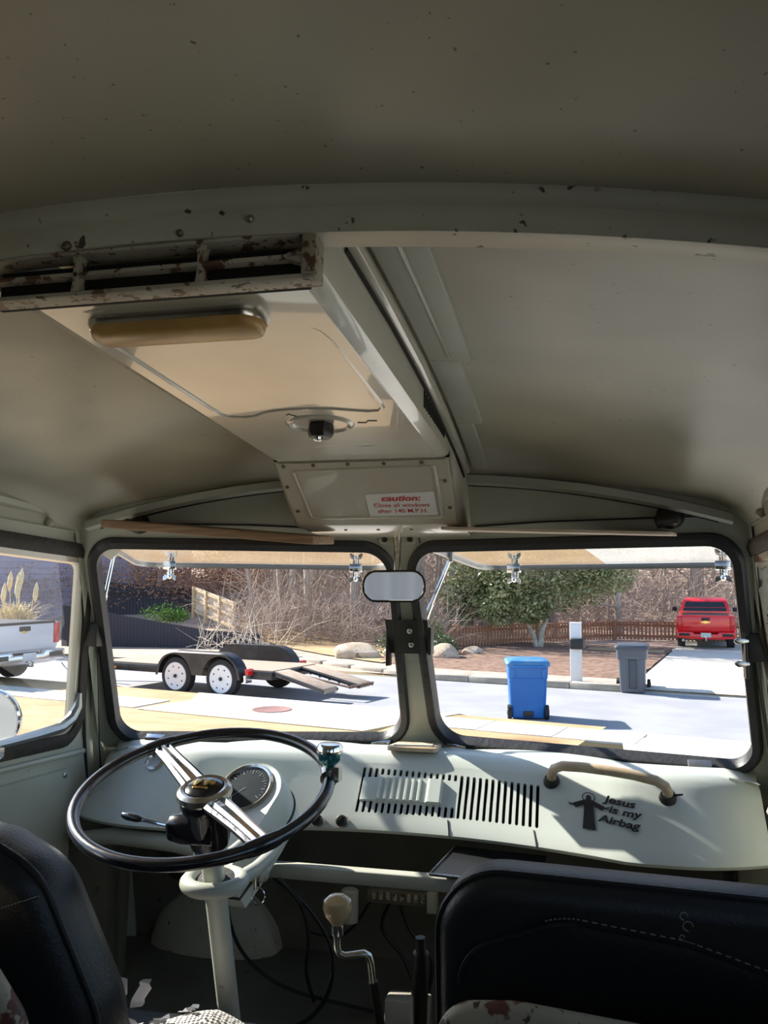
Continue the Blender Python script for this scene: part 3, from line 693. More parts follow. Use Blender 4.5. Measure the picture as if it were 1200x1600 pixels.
# ribbed blanking plate over the radio slot
gz = lambda x, v, o: gface(x, v) + V((0, -.742, .670)) * o
def slab(x0, x1, v0, v1, h):
    n = 12; L = []
    for i in range(n + 1):
        x = x0 + (x1 - x0) * i / n; e = .0015 if i in (0, n) else 0
        L.append([gz(x, v0, 0), gz(x, v0 + .01, h - e), gz(x, .5 * v0 + .5 * v1, h - e), gz(x, v1 - .01, h - e), gz(x, v1, 0)])
    return MB().loft(L, False, False).add(L[0], [(0, 1, 2, 3, 4)]).add(L[-1], [(0, 1, 2, 3, 4)])
cover = obj('blanking_plate', slab(-.094, .078, .47, .79, .005), M['dash'], dash)
for i in range(7):
    x = -.055 + i * .0142
    obj('rib', MB().loft([[gz(x + a, v, o) for a, o in ((-.0042, .0045), (-.0020, .0085), (.0020, .0085), (.0042, .0045))] for v in (.49, .63, .77)]), M['dash'], cover)
obj('plate_end', slab(.048, .080, .465, .795, .011), M['dash'], cover)
# lids, pads, knobs on the dashboard
l_ = rpoly([(-.056, 1.895), (.058, 1.895), (.056, 1.985), (-.048, 1.985)], .012, 5)
DZ = lambda y: -.2700 - max(0, (y - 1.95)) * .04
lid = obj('ashtray_lid', MB().loft([[V((x, y, DZ(y) + o)) for x, y in inset(l_, i)] for i, o in ((0, -.004), (0, .004), (.004, .006))]), M['tanplastic'], dash)
obj('lid_plate', MB().loft([[V((x, y, DZ(y) + o)) for x, y in inset(l_, i)] for i, o in ((.015, .0055), (.0165, .0075))]), M['grill_cream'], lid)
for s in (-1, 1):
    pp = [(s * (.11 + .34 * (i / 18)) , .030 * math.sin(math.pi * i / 18) ** .7) for i in range(19)]
    L = []
    for x, h in pp: L.append([V((x, yw(x) - .006, -.283)), V((x, yw(x) - .010 - h * .2, -.281 + h * .35)), V((x, yw(x) - .025 - h * 1.2, -.280 + h * .30)), V((x, yw(x) - .03 - h * 2.0, -.280))])
    obj('defroster_hood', MB().loft(L, True, True), M['dash'], dash)
# instrument binnacle
n_ = V((-.10, -.66, .74)).normalized(); bx = V((0, 0, 1)).cross(n_).normalized() * -1; by = n_.cross(bx) * -1
bx = V((n_.y, -n_.x, 0)).normalized() * -1; by = n_.cross(bx)
if by.z < 0: by = -by
bc = V((-.276, 1.650, -.338))
BP = lambda p, o=0: bc + bx * p[0] + by * p[1] + n_ * o
shape = []
for i in range(25):
    a = R(-14) + R(208) * i / 24; shape.append((.074 * math.cos(a), .070 * math.sin(a)))
shape += [(-.060, -.06), (-.050, -.12), (-.040, -.172), (.044, -.172), (.056, -.12), (.066, -.06)]
bn = obj('instrument_pod', MB().loft([[BP((x * k, y * k), o) for x, y in shape] for k, o in ((1.05, -.085), (1.06, -.03), (1.02, .006), (.97, .016), (.93, .014))], True, True), M['dash'], dash)
obj('pod_gasket', MB().tube([BP((x * 1.065, y * 1.065), -.052) for x, y in shape], .0028, 6, True), M['rubber'], bn)
obj('dial_face', MB().lathe([(.050, 0), (.049, .001), (.001, .0012)], BP((-.004, .006), .0145), n_, 32), M['dial'], bn)
obj('dial_bezel', MB().lathe([(.057, .0), (.057, .004), (.053, .007), (.049, .004), (.049, .001)], BP((-.004, .006), .0135), n_, 36, False), M['oldchrome'], bn)
obj('dial_glass', MB().lathe([(.050, 0), (.03, .002), (.001, .003)], BP((-.004, .006), .018), n_, 32), M['dialglass'], bn)
mb = MB()
for i in range(25):
    a = R(-30 + 240 * i / 24); r0 = .038 if i % 3 else .034
    c_, s_ = math.cos(a), math.sin(a); w_ = .0006 if i % 3 else .0010
    mb.add([BP((-.004 + c_ * r - s_ * k, .006 + s_ * r + c_ * k), .0162) for r, k in ((r0, -w_), (.043, -w_), (.043, w_), (r0, w_))], [(0, 1, 2, 3)])
obj('dial_marks', mb, M['white'], bn)
obj('needle', MB().add([BP((-.004 + a, .006 + b), .0168) for a, b in ((.001, .0), (-.001, .0), (-.024, -.026), (-.023, -.027))], [(0, 1, 2, 3)]), M['white'], bn)
# small round cap, knobs
g_ = dpt(-.545, 6.3)
obj('round_cap', MB().lathe([(.021, 0), (.021, .004), (.017, .006), (.014, .003), (.001, .003)], g_, (0, -.72, .69), 24), M['oldchrome'], dash)
for x in (-.118, -.168):
    p = dpt(x, 10.9)
    k = obj('dash_knob', MB().lathe([(.006, -.01), (.006, .008), (.011, .010), (.012, .020), (.009, .024), (.002, .025)], p, (0, -.85, .35), 16), M['satin'], dash)
    obj('knob_collar', MB().lathe([(.013, 0), (.013, .003), (.008, .004)], p, (0, -.74, .67), 16), M['rustpaint'], k)
# cracks and drips in the lower edge
for x0, x1 in ((.098, .110), (.272, .286)):
    obj('paint_crack', MB().tube([dpt(x0 + (x1 - x0) * t + .002 * math.sin(t * 9), 10 + 3.4 * t) + V((0, -.0008, .0004)) for t in (0, .3, .6, 1)], .0014, 5), M['decal'], dash)
# grab handle
gh = thing('grab_handle', 'tan curved grab handle on the right of the dashboard', 'handle', (.41, 1.74, -.31))
e0 = dpt(.306, 6.6); e1 = dpt(.524, 7.1); up = V((0, -.66, .75))
obj('grip', MB().tube([e0, e0 + up * .022, e0 + up * .040 + V((.006, 0, .0)), e0.lerp(e1, .10) + up * .052, e0.lerp(e1, .28) + up * .056, e0.lerp(e1, .5) + up * .056, e0.lerp(e1, .72) + up * .053, e0.lerp(e1, .90) + up * .045, e1 + up * .034 + V((-.006, 0, 0)), e1 + up * .016, e1], .0098, 12), M['tanplastic'], gh)
for e in (e0, e1): obj('rubber_grommet', MB().lathe([(.0165, -.004), (.0165, .004), (.013, .012), (.010, .013)], e, up, 18), M['oldrubber'], gh)
obj('cable_tie', MB().tube([e1 + up * .010 + V((.010, -.004, 0)), e1 + up * .012 + V((.026, -.008, .002))], .0022, 5), M['satin'], gh)
# decal on the right-hand face of the dashboard
dc = thing('dashboard_decal', 'black robed figure decal with slanted lettering on the right of the dashboard', 'decal', face(.40, .5, .001))
dn = V((0, -.742, .670)); ddown = V((0, -.670, -.742))
D0 = dpt(.378, 7.0)
def dcl(x, y, off=.0032):
    """decal surface: x right, y up along the face, metres from the figure's head"""
    x, y = x * .86, y * .74; d_ = DL0 - y; k = 6.0
    while k < 12.9 and d_ > AL[int(k) + 1]: k += 1
    k = int(k); f = (d_ - AL[k]) / (AL[k + 1] - AL[k])
    return dpt(.378 + x, k + f) + dn * off
AL = [0.0]
for i in range(13): AL.append(AL[-1] + (dpt(.378, i + 1) - dpt(.378, i)).length)
DL0 = AL[7] + .010
fig = MB()
def flat(mb, pts): mb.add([dcl(x, y) for x, y in pts], [tuple(range(len(pts)))])
for i in range(20):                                     # halo ring
    a, b = 2 * math.pi * i / 20, 2 * math.pi * (i + 1) / 20
    flat(fig, [(.0 + r * math.cos(t), -.012 + r * 1.02 * math.sin(t)) for r, t in ((.0125, a), (.0148, a), (.0148, b), (.0125, b))])
flat(fig, [(.006 * math.cos(2 * math.pi * i / 14), -.013 + .0085 * math.sin(2 * math.pi * i / 14)) for i in range(14)])
for ys in ((-.018, -.045, .0085, .0105), (-.045, -.075, .0105, .0120), (-.075, -.103, .0120, .0140)): flat(fig, [(-ys[2], ys[0]), (ys[2], ys[0]), (ys[3], ys[1]), (-ys[3], ys[1])])
for s in (-1, 1):
    flat(fig, [(s * .004, -.019), (s * .012, -.021), (s * .035, -.033), (s * .029, -.046), (s * .009, -.034)])
    flat(fig, [(s * .033, -.036), (s * .046, -.031), (s * .047, -.033), (s * .040, -.036), (s * .046, -.037), (s * .044, -.039), (s * .031, -.040)])
obj('robed_figure', fig, M['decal'], dc)
for txt, x, y in (('Jesus', .066, -.022), ('is my', .075, -.050), ('Airbag', .062, -.080)):
    obj('lettering', text_mb(txt, .0285, lambda a, b: dcl(x + a * 1.12, y + b * 1.03 - a * .13), .0009, .28), M['decal'], dc)

# heater tube under the dashboard, parcel tray, boxes, wires
m = MB().loft([[V((x, 1.70 + dy, -.487 + dz_ - .01 * 0)) for dy, dz_ in ((-.012, -.014), (-.016, 0), (-.012, .012), (.012, .014), (.016, 0), (.012, -.014))] for x in (-.36, -.1, .2, .70)])
obj('heater_tube', m, M['paint'], label='pale steel heater tube running under the dashboard', cat='tube', bev=.002)
tr = thing('parcel_tray', 'thin black wire-edged tray below the dashboard', 'tray', (.2, 1.70, -.47))
obj('tray_plate', MB().loft([[V((.085, 1.66, -.462)), V((.295, 1.66, -.468)), V((.295, 1.80, -.448)), V((.115, 1.80, -.442))], [V((.085, 1.66, -.465)), V((.295, 1.66, -.471)), V((.295, 1.80, -.451)), V((.115, 1.80, -.445))]]), M['satin'], tr)
obj('tray_rim', MB().tube([V((.115, 1.80, -.441)), V((.085, 1.66, -.461)), V((.295, 1.66, -.467))], .0022, 6), M['oldchrome'], tr)
obj('dash_brace', MB().tube([V((-.70, 1.74, -.470)), V((-.60, 1.72, -.452)), V((-.45, 1.69, -.450)), V((-.31, 1.66, -.462))], [.016, .018, .018, .016], 10), M['paint'], label='grey-green curved brace under the left end of the dashboard', cat='brace')
fb = thing('fuse_box', 'dim fuse box hanging under the heater tube', 'fuse box', (-.0, 1.76, -.545))
obj('box_body', MB().box((0, 1.80, -.548), (.13, .03, .026)), M['shadowpaint'], fb, bev=.003)
for i in range(8): obj('fuse', MB().tube([V((-.05 + .0145 * i, 1.783, -.552)), V((-.05 + .0145 * i, 1.783, -.538))], .004, 8), M['rustpaint'], fb)
obj('wall_bracket', MB().box((.07, 1.79, -.55), (.02, .03, .04)), M['paint'], fb, bev=.003)
obj('heater_box', MB().box((.03, 1.75, -.752), (.085, .05, .07)), M['duct'], label='small pale box on the toe board beside the gear lever', cat='box', bev=.004)
obj('coolant_can', MB().lathe([(.018, -.06), (.018, 0), (.014, .004)], (-.10, 1.78, -.54), (0, 0, 1), 14), M['paint'], label='small upright can bracketed under the heater tube', cat='can')
bowl = MB().lathe([(.005, -.075), (.02, -.07), (.038, -.05), (.045, -.02), (.045, 0), (.03, .004)], (-.475, 1.78, -.47), (0, .1, 1), 20)
obj('horn', bowl, M['darksteel'], label='dark round horn hanging beneath the left of the dashboard', cat='horn')
WIRES = [([(-.30, 1.62, -.47), (-.315, 1.66, -.56), (-.305, 1.70, -.64), (-.27, 1.74, -.70), (-.21, 1.76, -.735), (-.10, 1.78, -.76), (0, 1.78, -.77)], .0035, 'thin black cable looping down behind the steering column on its left'),
         ([(-.24, 1.70, -.50), (-.17, 1.72, -.56), (-.125, 1.74, -.64), (-.13, 1.75, -.72), (-.165, 1.75, -.775), (-.21, 1.74, -.80)], .0045, 'black cable bowing right beside the lower steering column'),
         ([(-.19, 1.60, -.475), (-.16, 1.64, -.53), (-.155, 1.68, -.60), (-.17, 1.72, -.68), (-.165, 1.76, -.75)], .004, 'straight cable hanging below the ignition key'),
         ([(-.02, 1.80, -.56), (-.04, 1.82, -.62), (.0, 1.84, -.68), (.03, 1.84, -.74)], .004, 'cable hanging beneath the fuse box'),
         ([(.0, 1.80, -.56), (.02, 1.82, -.62), (.06, 1.84, -.68), (.05, 1.84, -.76)], .0045, 'rightmost cable hanging beneath the fuse box'),
         ([(-.06, 1.80, -.56), (-.10, 1.82, -.62), (-.15, 1.86, -.66), (-.22, 1.90, -.67)], .003, 'cable running left from the fuse box')]
for pts, r, lab in WIRES:
    # smooth the run with a Catmull-Rom pass
    q = [V(p) for p in pts]; sm = []
    for i in range(len(q) - 1):
        p0, p1, p2, p3 = q[max(i - 1, 0)], q[i], q[i + 1], q[min(i + 2, len(q) - 1)]
        for k in range(6):
            t = k / 6; sm.append(.5 * ((2 * p1) + (p2 - p0) * t + (2 * p0 - 5 * p1 + 4 * p2 - p3) * t * t + (3 * p1 - p0 - 3 * p2 + p3) * t ** 3))
    obj('cable', MB().tube(sm + [q[-1]], r, 6), M['satin'], label=lab, cat='cable')

# ================================================================== steering
WC = V((-.207, 1.285, -.259)); tilt = R(19.5)
wn = V((0, -math.sin(tilt), math.cos(tilt))); wf = V((0, math.cos(tilt), math.sin(tilt))); wx = V((1, 0, 0))
WR = .1945
sw = thing('steering_wheel', 'large thin-rimmed black steering wheel with two chrome spokes', 'steering wheel', WC)
rim = lambda a, r=WR, h=0: WC + wx * (r * math.cos(a)) + wf * (r * math.sin(a)) + wn * h
obj('rim', MB().tube([rim(2 * math.pi * i / 72) for i in range(72)], .0098, 12, True), M['wheelblack'], sw)
for a in (R(137), R(-42)):
    t_ = (-wx * math.sin(a) + wf * math.cos(a))
    L = []
    for r, h, w_ in ((.036, -.006, .021), (.08, -.003, .019), (.13, -.001, .0165), (.165, .0, .016), (.188, .0, .016)):
        c = rim(a, r, h); L.append([c + t_ * (w_ * k) + wn * o for k, o in ((-1, -.004), (-1, .002), (-.72, .005), (-.45, .0015), (-.2, .006), (.2, .006), (.45, .0015), (.72, .005), (1, .002), (1, -.004))])
    sp = obj('spoke', MB().loft(L), M['chrome'], sw)
    obj('rim_ferrule', MB().tube([rim(a + da) for da in (-.13, -.08, 0, .08, .13)], [.0105, .0114, .0118, .0114, .0105], 12), M['wheelblack'], sp)
HC = WC - wn * .013
hub = obj('hub', MB().lathe([(.030, -.080), (.034, -.06), (.036, -.02), (.040, -.012), (.040, .002), (.034, .010)], HC, wn, 32), M['black'], sw)
obj('horn_ring', MB().lathe([(.039, .000), (.043, .006), (.042, .014), (.036, .019), (.031, .018), (.031, .012)], HC, wn, 36, False), M['oldchrome'], hub)
cap = obj('horn_button', MB().lathe([(.031, .012), (.029, .019), (.020, .0235), (.001, .025)], HC, wn, 32), M['black'], hub)
EM = lambda x, y, o=.0375: HC + wx * x + wf * y + wn * (o - (x * x + y * y) * 6)
em = MB()
for pts in ([(-.019, .004), (-.015, .009), (-.011, -.002), (-.007, .009), (-.003, .009), (-.009, -.009), (-.013, -.009)], [(-.001, .010), (.003, .010), (.006, -.001), (.009, .010), (.013, .010), (.008, -.009), (.004, -.009)], [(.013, .004), (.018, .006), (.019, .0), (.015, -.005), (.012, -.003)], [(-.014, -.012), (.012, -.012), (.010, -.016), (-.011, -.016)]):
    em.loft([[EM(x, y, .0252) for x, y in pts], [EM(x, y, .0275) for x, y in pts]])
obj('emblem', em, M['gold'], cap)
# spinner knob clamped on the rim
ka = R(19)
kc = rim(ka)
kn = obj('spinner_knob', MB().lathe([(.006, .006), (.006, .014), (.012, .018), (.0180, .026), (.0200, .036), (.0200, .044), (.017, .048), (.001, .049)], kc, V((.03, -.05, 1)), 28), M['teal'], sw, label='teal and chrome spinner knob on the rim')
obj('knob_cap', MB().lathe([(.0204, .036), (.0206, .045), (.0175, .0500), (.001, .0520)], kc, V((.03, -.05, 1)), 28), M['chrome'], kn)
obj('rim_clamp', MB().tube([rim(ka + d_) for d_ in (-.05, -.02, .02, .05)], .0145, 12).box(kc + wn * .004 + wx * .012, (.014, .02, .022)), M['oldchrome'], kn)
# column, indicator switch
sc_ = thing('steering_column', 'pale painted steering column going down to the toe board', 'steering column', WC - wn * .58)
obj('column_tube', MB().tube([WC - wn * .09, WC - wn * .30, WC - wn * .585], .0175, 18), M['paint'], sc_)
obj('column_clip', MB().lathe([(.024, -.120), (.026, -.112), (.026, -.094), (.022, -.088)], WC, wn, 20), M['zinc'], sc_)
ind = obj('indicator_switch', MB().loft([[WC + V((x, y * k, z * k)) + V((0, .01, -.062)) for y, z in ((-.026, .012), (-.012, .024), (.014, .024), (.026, .010), (.024, -.014), (.006, -.024), (-.018, -.020))] for x, k in ((-.062, .55), (-.056, .85), (-.035, 1.0), (.02, 1.0))]), M['black'], sc_, bev=.003)
obj('indicator_stalk', MB().tube([WC + V((-.055, .012, -.062)), WC + V((-.125, .03, -.058))], .0028, 8), M['chrome'], ind)
obj('stalk_knob', MB().tube([WC + V((-.118, .028, -.058)), WC + V((-.128, .031, -.0575)), WC + V((-.150, .036, -.056)), WC + V((-.158, .038, -.055))], [.003, .0062, .0066, .0045], 10), M['black'], ind)
# support ring under the pod
cc = WC - wn * .160
rg = [cc + V((.043 * math.cos(a), .040 * math.sin(a), .004 * math.sin(a))) for a in [2 * math.pi * i / 32 for i in range(32)]]
sup = obj('support_ring', MB().tube(rg, .0125, 12, True), M['paint'], sc_)
obj('support_arm', MB().tube([cc + V((.034, .02, 0)), cc + V((.046, .06, .006)), cc + V((.046, .12, .010)), cc + V((.03, .26, .02))], [.0125, .012, .0115, .011], 10).tube([cc + V((-.030, .03, 0)), cc + V((-.028, .12, .01)), cc + V((-.03, .28, .02))], .009, 10), M['paint'], sup)
obj('ring_bush', MB().lathe([(.034, -.002), (.034, .003), (.018, .006)], cc, wn, 20), M['oldrubber'], sup)
# ignition key
ky = thing('ignition_key', 'ignition key with a split ring beside the steering column', 'key', (-.215, 1.56, -.50))
kp = V((-.222, 1.575, -.465))
obj('lock_barrel', MB().lathe([(.014, -.02), (.014, .010), (.010, .014)], kp, (0, -1, .2), 16), M['rustpaint'], ky)
obj('key_blade', MB().box(kp + V((.006, -.022, -.004)), (.004, .018, .024)), M['oldchrome'], ky, bev=.001)
obj('key_ring', MB().tube([kp + V((.010 + .013 * math.cos(a), -.026, -.028 + .015 * math.sin(a))) for a in [2 * math.pi * i / 20 for i in range(20)]], .0014, 6, True), M['chrome'], ky)

# ================================================================== levers
gl = thing('gear_lever', 'cranked chrome and black gear lever with ivory egg knob', 'gear lever', (.075, 1.30, -.95))
kk = V((.036, 1.20, -.388))
obj('gear_knob', MB().lathe([(.007, -.024), (.010, -.020), (.018, -.009), (.0205, .001), (.0190, .010), (.012, .016), (.002, .018)], kk, (0, -.1, 1), 24), M['knob'], gl)
obj('lever_collar', MB().lathe([(.0085, -.036), (.009, -.026), (.0085, -.022)], kk, (0, -.1, 1), 14), M['chrome'], gl)
obj('lever_crank', MB().tube([kk + V((0, 0, -.034)), kk + V((.001, .0, -.052)), kk + V((.004, .002, -.060)), kk + V((.012, .003, -.063)), kk + V((.038, .006, -.058)), kk + V((.043, .008, -.061)), kk + V((.046, .010, -.070)), kk + V((.049, .014, -.098))], .0052, 10), M['oldchrome'], gl)
obj('lever_rod', MB().tube([kk + V((.049, .014, -.096)), kk + V((.062, .04, -.20)), kk + V((.085, .14, -.56))], [.0068, .0062, .0075], 10), M['darksteel'], gl)
pb = thing('parking_brake_lever', 'dark parking brake rod standing beside the passenger seat', 'brake lever', (.14, 1.35, -.95))
obj('brake_rod', MB().tube([V((.136, 1.29, -.447)), V((.137, 1.292, -.468)), V((.1365, 1.294, -.470)), V((.132, 1.31, -.53)), V((.128, 1.33, -.60)), V((.126, 1.35, -.95))], [.0075, .0078, .0115, .0125, .0115, .008], 10), M['darksteel'], pb)

# ================================================================== seats
def seat_back(x0, x1, ytop, ybot, ztop, zbot, lean, outline, name, lab, cat, nudge=0):
    t = thing(name, lab, cat, ((x0 + x1) / 2, ybot, zbot - .3))
    return t
ps = thing('passenger_seat', 'black vinyl passenger seat back with stitched rear panel', 'seat', (.48, 1.02, -.95))
def sy(z): return .985 - .20 * (z + .26) * -1 * 0 + (-.26 - z) * .28           # the back leans: lower is further forward
ol = rpoly([(.205, -.80), (.207, -.264), (.80, -.279), (.80, -.80)], [.02, .075, .06, .02], 10)
def sp_(x, z, o): return V((x, 1.0 + (-.26 - z) * .16 + o, z))
L = [[sp_(x, z, o) for x, z in inset(ol, i)] for i, o in ((.030, -.030), (.014, -.028), (.004, -.016), (0, 0), (0, .04), (.012, .075), (.04, .088))]
obj('backrest', MB().loft(L), M['vinyl'], ps, sharp=50)
obj('piping', MB().tube([sp_(x, z, -.012) for x, z in inset(ol, .002)], .0042, 8, True), M['vinyl2'], ps)
inn = rpoly([(.232, -.80), (.236, -.350), (.345, -.308), (.47, -.322), (.60, -.360), (.78, -.40), (.78, -.80)], [.02, .05, .08, .1, .1, .03, .02], 8)
def spn(x, z, o): return sp_(x, z, -.031 + o)
obj('rear_panel', MB().loft([[spn(x, z, o) for x, z in inset(inn, i)] for i, o in ((0, .004), (.0015, -.004), (.010, -.0065), (.03, -.0045))]), M['vinyl2'], ps, sharp=50)
edge = [p for p in inn if p[1] > -.70 and p[0] < .78]
obj('panel_piping', MB().tube([spn(x, z, -.0045) for x, z in edge if x < .36], .003, 6), M['vinyl'], ps)
mb = MB(); acc = 0
top = [p for p in edge if p[0] > .27]
for a, b in zip(top[:-1], top[1:]):
    d_ = (V(b) - V(a)).length; n_s = max(1, int(d_ / .009))
    for i in range(n_s):
        p = V(a).lerp(V(b), (i + .2) / n_s); q = V(a).lerp(V(b), (i + .75) / n_s)
        mb.tube([spn(p.x, p.y + .006, -.004), spn(q.x, q.y + .006, -.004)], .0007, 4)
obj('stitching', mb, M['thread'], ps, kind='stuff')
for dx, dz_, r in ((0, 0, .004), (.004, -.010, .005), (-.002, -.022, .0025)):
    obj('scuff', MB().tube([sp_(.468 + dx + r * math.cos(a), -.292 + dz_ + r * math.sin(a), -.0308) for a in [k * .6 for k in range(9)]], .0006, 4), M['thread'], ps)
fr = rpoly([(.212, -.80), (.218, -.382), (.30, -.374), (.80, -.412), (.80, -.80)], [.02, .045, .10, .02, .02], 8)
obj('seat_frame', MB().loft([[V((x, .93 + (-.42 - z) * .1 + o, z)) for x, z in inset(fr, i)] for i, o in ((.004, .012), (0, .006), (0, -.004), (.006, -.010), (.02, -.012))]), M['seatframe'], ps, sharp=50, label='rust-chipped beige metal seat frame')
obj('seat_base', MB().box((.50, 1.20, -.82), (.54, .44, .26)), M['shadowpaint'], ps, bev=.01)
obj('seat_cushion', MB().box((.50, 1.25, -.63), (.56, .44, .13)), M['vinyl'], ps, bev=.03, seg=4)

dsx = thing('driver_seat', 'black vinyl driver seat back with a stitched seam', 'seat', (-.42, .98, -.95))
do = rpoly([(-.70, -.80), (-.70, -.262), (-.365, -.262), (-.280, -.305), (-.208, -.470), (-.170, -.80)], [.02, .08, .10, .10, .12, .02], 10)
def dp(x, z, o): return V((x, .985 + (-.26 - z) * .16 + o, z))
obj('backrest', MB().loft([[dp(x, z, o) for x, z in inset(do, i)] for i, o in ((.035, -.034), (.016, -.031), (.004, -.016), (0, 0), (0, .04), (.012, .07), (.04, .085))]), M['vinyl'], dsx, sharp=50)
obj('piping', MB().tube([dp(x, z, -.014) for x, z in inset(do, .002)], .0044, 8, True), M['vinyl2'], dsx)
mb = MB()
for i in range(26):
    f0, f1 = i / 26, (i + .6) / 26
    p, q = V((-.390, -.372)).lerp(V((-.272, -.330)), f0), V((-.390, -.372)).lerp(V((-.272, -.330)), f1)
    mb.tube([dp(p.x, p.y, -.0335), dp(q.x, q.y, -.0335)], .0008, 4)
obj('stitching', mb, M['thread'], dsx, kind='stuff')
obj('seam', MB().tube([dp(-.393 + .121 * i / 10, -.374 + .043 * i / 10, -.031) for i in range(11)], .0022, 6), M['vinyl2'], dsx)
fo = rpoly([(-.70, -.80), (-.70, -.345), (-.300, -.360), (-.238, -.44), (-.220, -.80)], [.02, .05, .06, .06, .02], 8)
obj('seat_frame', MB().loft([[V((x, .90 + (-.40 - z) * .1 + o, z)) for x, z in inset(fo, i)] for i, o in ((.004, .012), (0, .006), (0, -.004), (.006, -.010), (.02, -.012))]), M['seatframe'], dsx, sharp=50, label='rust-chipped beige metal seat frame')
rnd = random.Random(3)
def cush(u, v):
    x = -.62 + .53 * u; y = 1.02 + .30 * v
    z = -.588 + .012 * math.sin(x * 22 + y * 9) + .010 * math.sin(y * 30 - x * 11) - .05 * max(0, v - .75) ** 2 * 16 * .3 - .03 * max(0, u - .85) * 6
    return V((x, y, z))
mb = MB(); US = [i / 40 for i in range(41)]; VS = [i / 24 for i in range(25)]
mb.grid(cush, US, VS)
obj('cushion_cloth', mb, M['cloth'], dsx, label='black and white woven cloth showing where the cushion cover is torn')
obj('seat_cushion', MB().box((-.36, 1.17, -.675), (.54, .31, .15)), M['vinyl'], dsx, bev=.02, seg=3)
obj('seat_base', MB().box((-.35, 1.16, -.82), (.54, .40, .26)), M['shadowpaint'], dsx, bev=.01)
mb = MB()
for k in range(5):                                      # torn strips of the old cover
    bx_, by_ = -.315 + .024 * k + rnd.uniform(-.006, .006), 1.22 + rnd.uniform(-.03, .05)
    L = []
    for i in range(6):
        t = i / 5; p = V((bx_ + .030 * t * rnd.uniform(.5, 1.3), by_ - .02 * t + rnd.uniform(-.006, .006), -.578 + (.055 if k < 2 else .022) * t + rnd.uniform(-.004, .004)))
        w_ = .012 * (1 - .6 * t) * rnd.uniform(.7, 1.2); L.append([p + V((-w_, 0, rnd.uniform(-.004, .004))), p + V((w_, .004, 0))])
    obj('torn_strip', MB().loft(L, False, False), M['plasticfilm'], dsx, label='crumpled torn strip of grey cushion cover')

# door mirror outside the left window
dm = thing('door_mirror', 'round chrome door mirror outside the left window', 'mirror', (-.86, 1.60, -.28))
obj('mirror_shell', MB().lathe([(.062, 0), (.066, .004), (.066, .012), (.055, .030), (.03, .045), (.001, .050)], (-.865, 1.64, -.215), (-.15, 1, .1), 32), M['chrome'], dm)
obj('mirror_face', MB().lathe([(.061, -.001), (.001, -.0015)], (-.865, 1.64, -.215), (-.15, 1, .1), 32), mat('dimmed mirror glass', (.34, .37, .40), .12, 1), dm)  # mirror tint darkened to hold down its bright reflection
obj('mirror_arm', MB().tube([V((-.865, 1.665, -.225)), V((-.84, 1.68, -.27)), V((-.79, 1.68, -.30))], .007, 8), M['chrome'], dm)
#OUTDOOR
# ================================================================== THE STREET (world coordinates; u runs along the road, v away from the van)
CU, SU = math.cos(R(15)), math.sin(R(15))
def uv(u, v, z=0.0): return V((u * CU + v * SU, -u * SU + v * CU, z))
def gz(x, y):
    """height of the open ground: front lawn falls to the kerb, road is level, woods rise behind"""
    v = x * SU + y * CU; u = x * CU - y * SU
    if v < 12.05: return .12 + .0764 * (12.05 - v)
    if v < 14.35: return .12
    if v < 19.5: return 0.0
    z = .06 + max(0, v - 36) * .06 + max(0, v - 42) * .10
    if u < -16: z += min(1, (-16 - u) / 8) * max(0, v - 25.5) * .16
    return z
G = {}
G['lawn'] = mat('dormant tan grass', (.40, .255, .125), .95, col2=(.49, .34, .185), nscale=1.2, lo=.35, hi=.65, spots=[(14, .66, (.34, .24, .13))], bump=.5, bscale=120)
G['concrete'] = mat('pale concrete', (.66, .62, .55), .85, col2=(.58, .54, .47), nscale=1.5, bump=.1, bscale=90)
G['asphalt'] = mat('weathered pale asphalt', (.315, .32, .34), .9, col2=(.27, .275, .295), nscale=.9, spots=[(120, .60, (.30, .30, .31))], bump=.2, bscale=200)
G['curb'] = mat('kerb concrete', (.42, .375, .31), .85, col2=(.31, .275, .225), nscale=3, bump=.2, bscale=60)
G['mulch'] = mat('red-brown mulch', (.14, .080, .058), .95, col2=(.25, .155, .11), nscale=5, lo=.4, hi=.6, spots=[(30, .63, (.45, .30, .18))], bump=.8, bscale=80)
G['leaf_litter'] = mat('leaf litter', (.42, .31, .24), .95, col2=(.52, .40, .31), nscale=1.5, spots=[(9, .6, (.22, .15, .10))], bump=.6, bscale=40)
G['bark'] = mat('grey-brown bark', (.30, .25, .21), .9, col2=(.46, .39, .34), nscale=3, stretch=(6, 6, 1), lo=.35, hi=.65, bump=.3, bscale=30)
G['twig'] = mat('bare twigs', (.34, .265, .22), .9, col2=(.45, .36, .305), nscale=.4)
G['palebark'] = mat('pale smooth bark', (.55, .50, .43), .8, col2=(.38, .33, .27), nscale=6)
G['leaf'] = mat('olive evergreen leaves', (.17, .21, .085), .35, col2=(.36, .37, .19), nscale=1.4, lo=.35, hi=.65)
G['leaf_dark'] = mat('dark evergreen leaves', (.05, .10, .04), .4, col2=(.10, .16, .06), nscale=2)
G['leaf_rust'] = mat('rust-brown dead leaves', (.34, .17, .10), .85, col2=(.45, .27, .18), nscale=.8, lo=.35, hi=.65)
G['plume'] = mat('straw grass', (.60, .48, .28), .9, col2=(.70, .60, .40), nscale=5)
G['rock'] = mat('tan boulder', (.46, .35, .24), .85, col2=(.56, .46, .36), nscale=2.5, spots=[(6, .62, (.26, .19, .13))], bump=.5, bscale=14)
G['picket'] = mat('red-brown stained pickets', (.36, .17, .10), .8, col2=(.44, .24, .15), nscale=2, stretch=(8, 8, 1))
G['navy'] = mat('dark stained boards', (.028, .030, .044), .7, col2=(.045, .045, .06), nscale=3, stretch=(6, 6, 1))
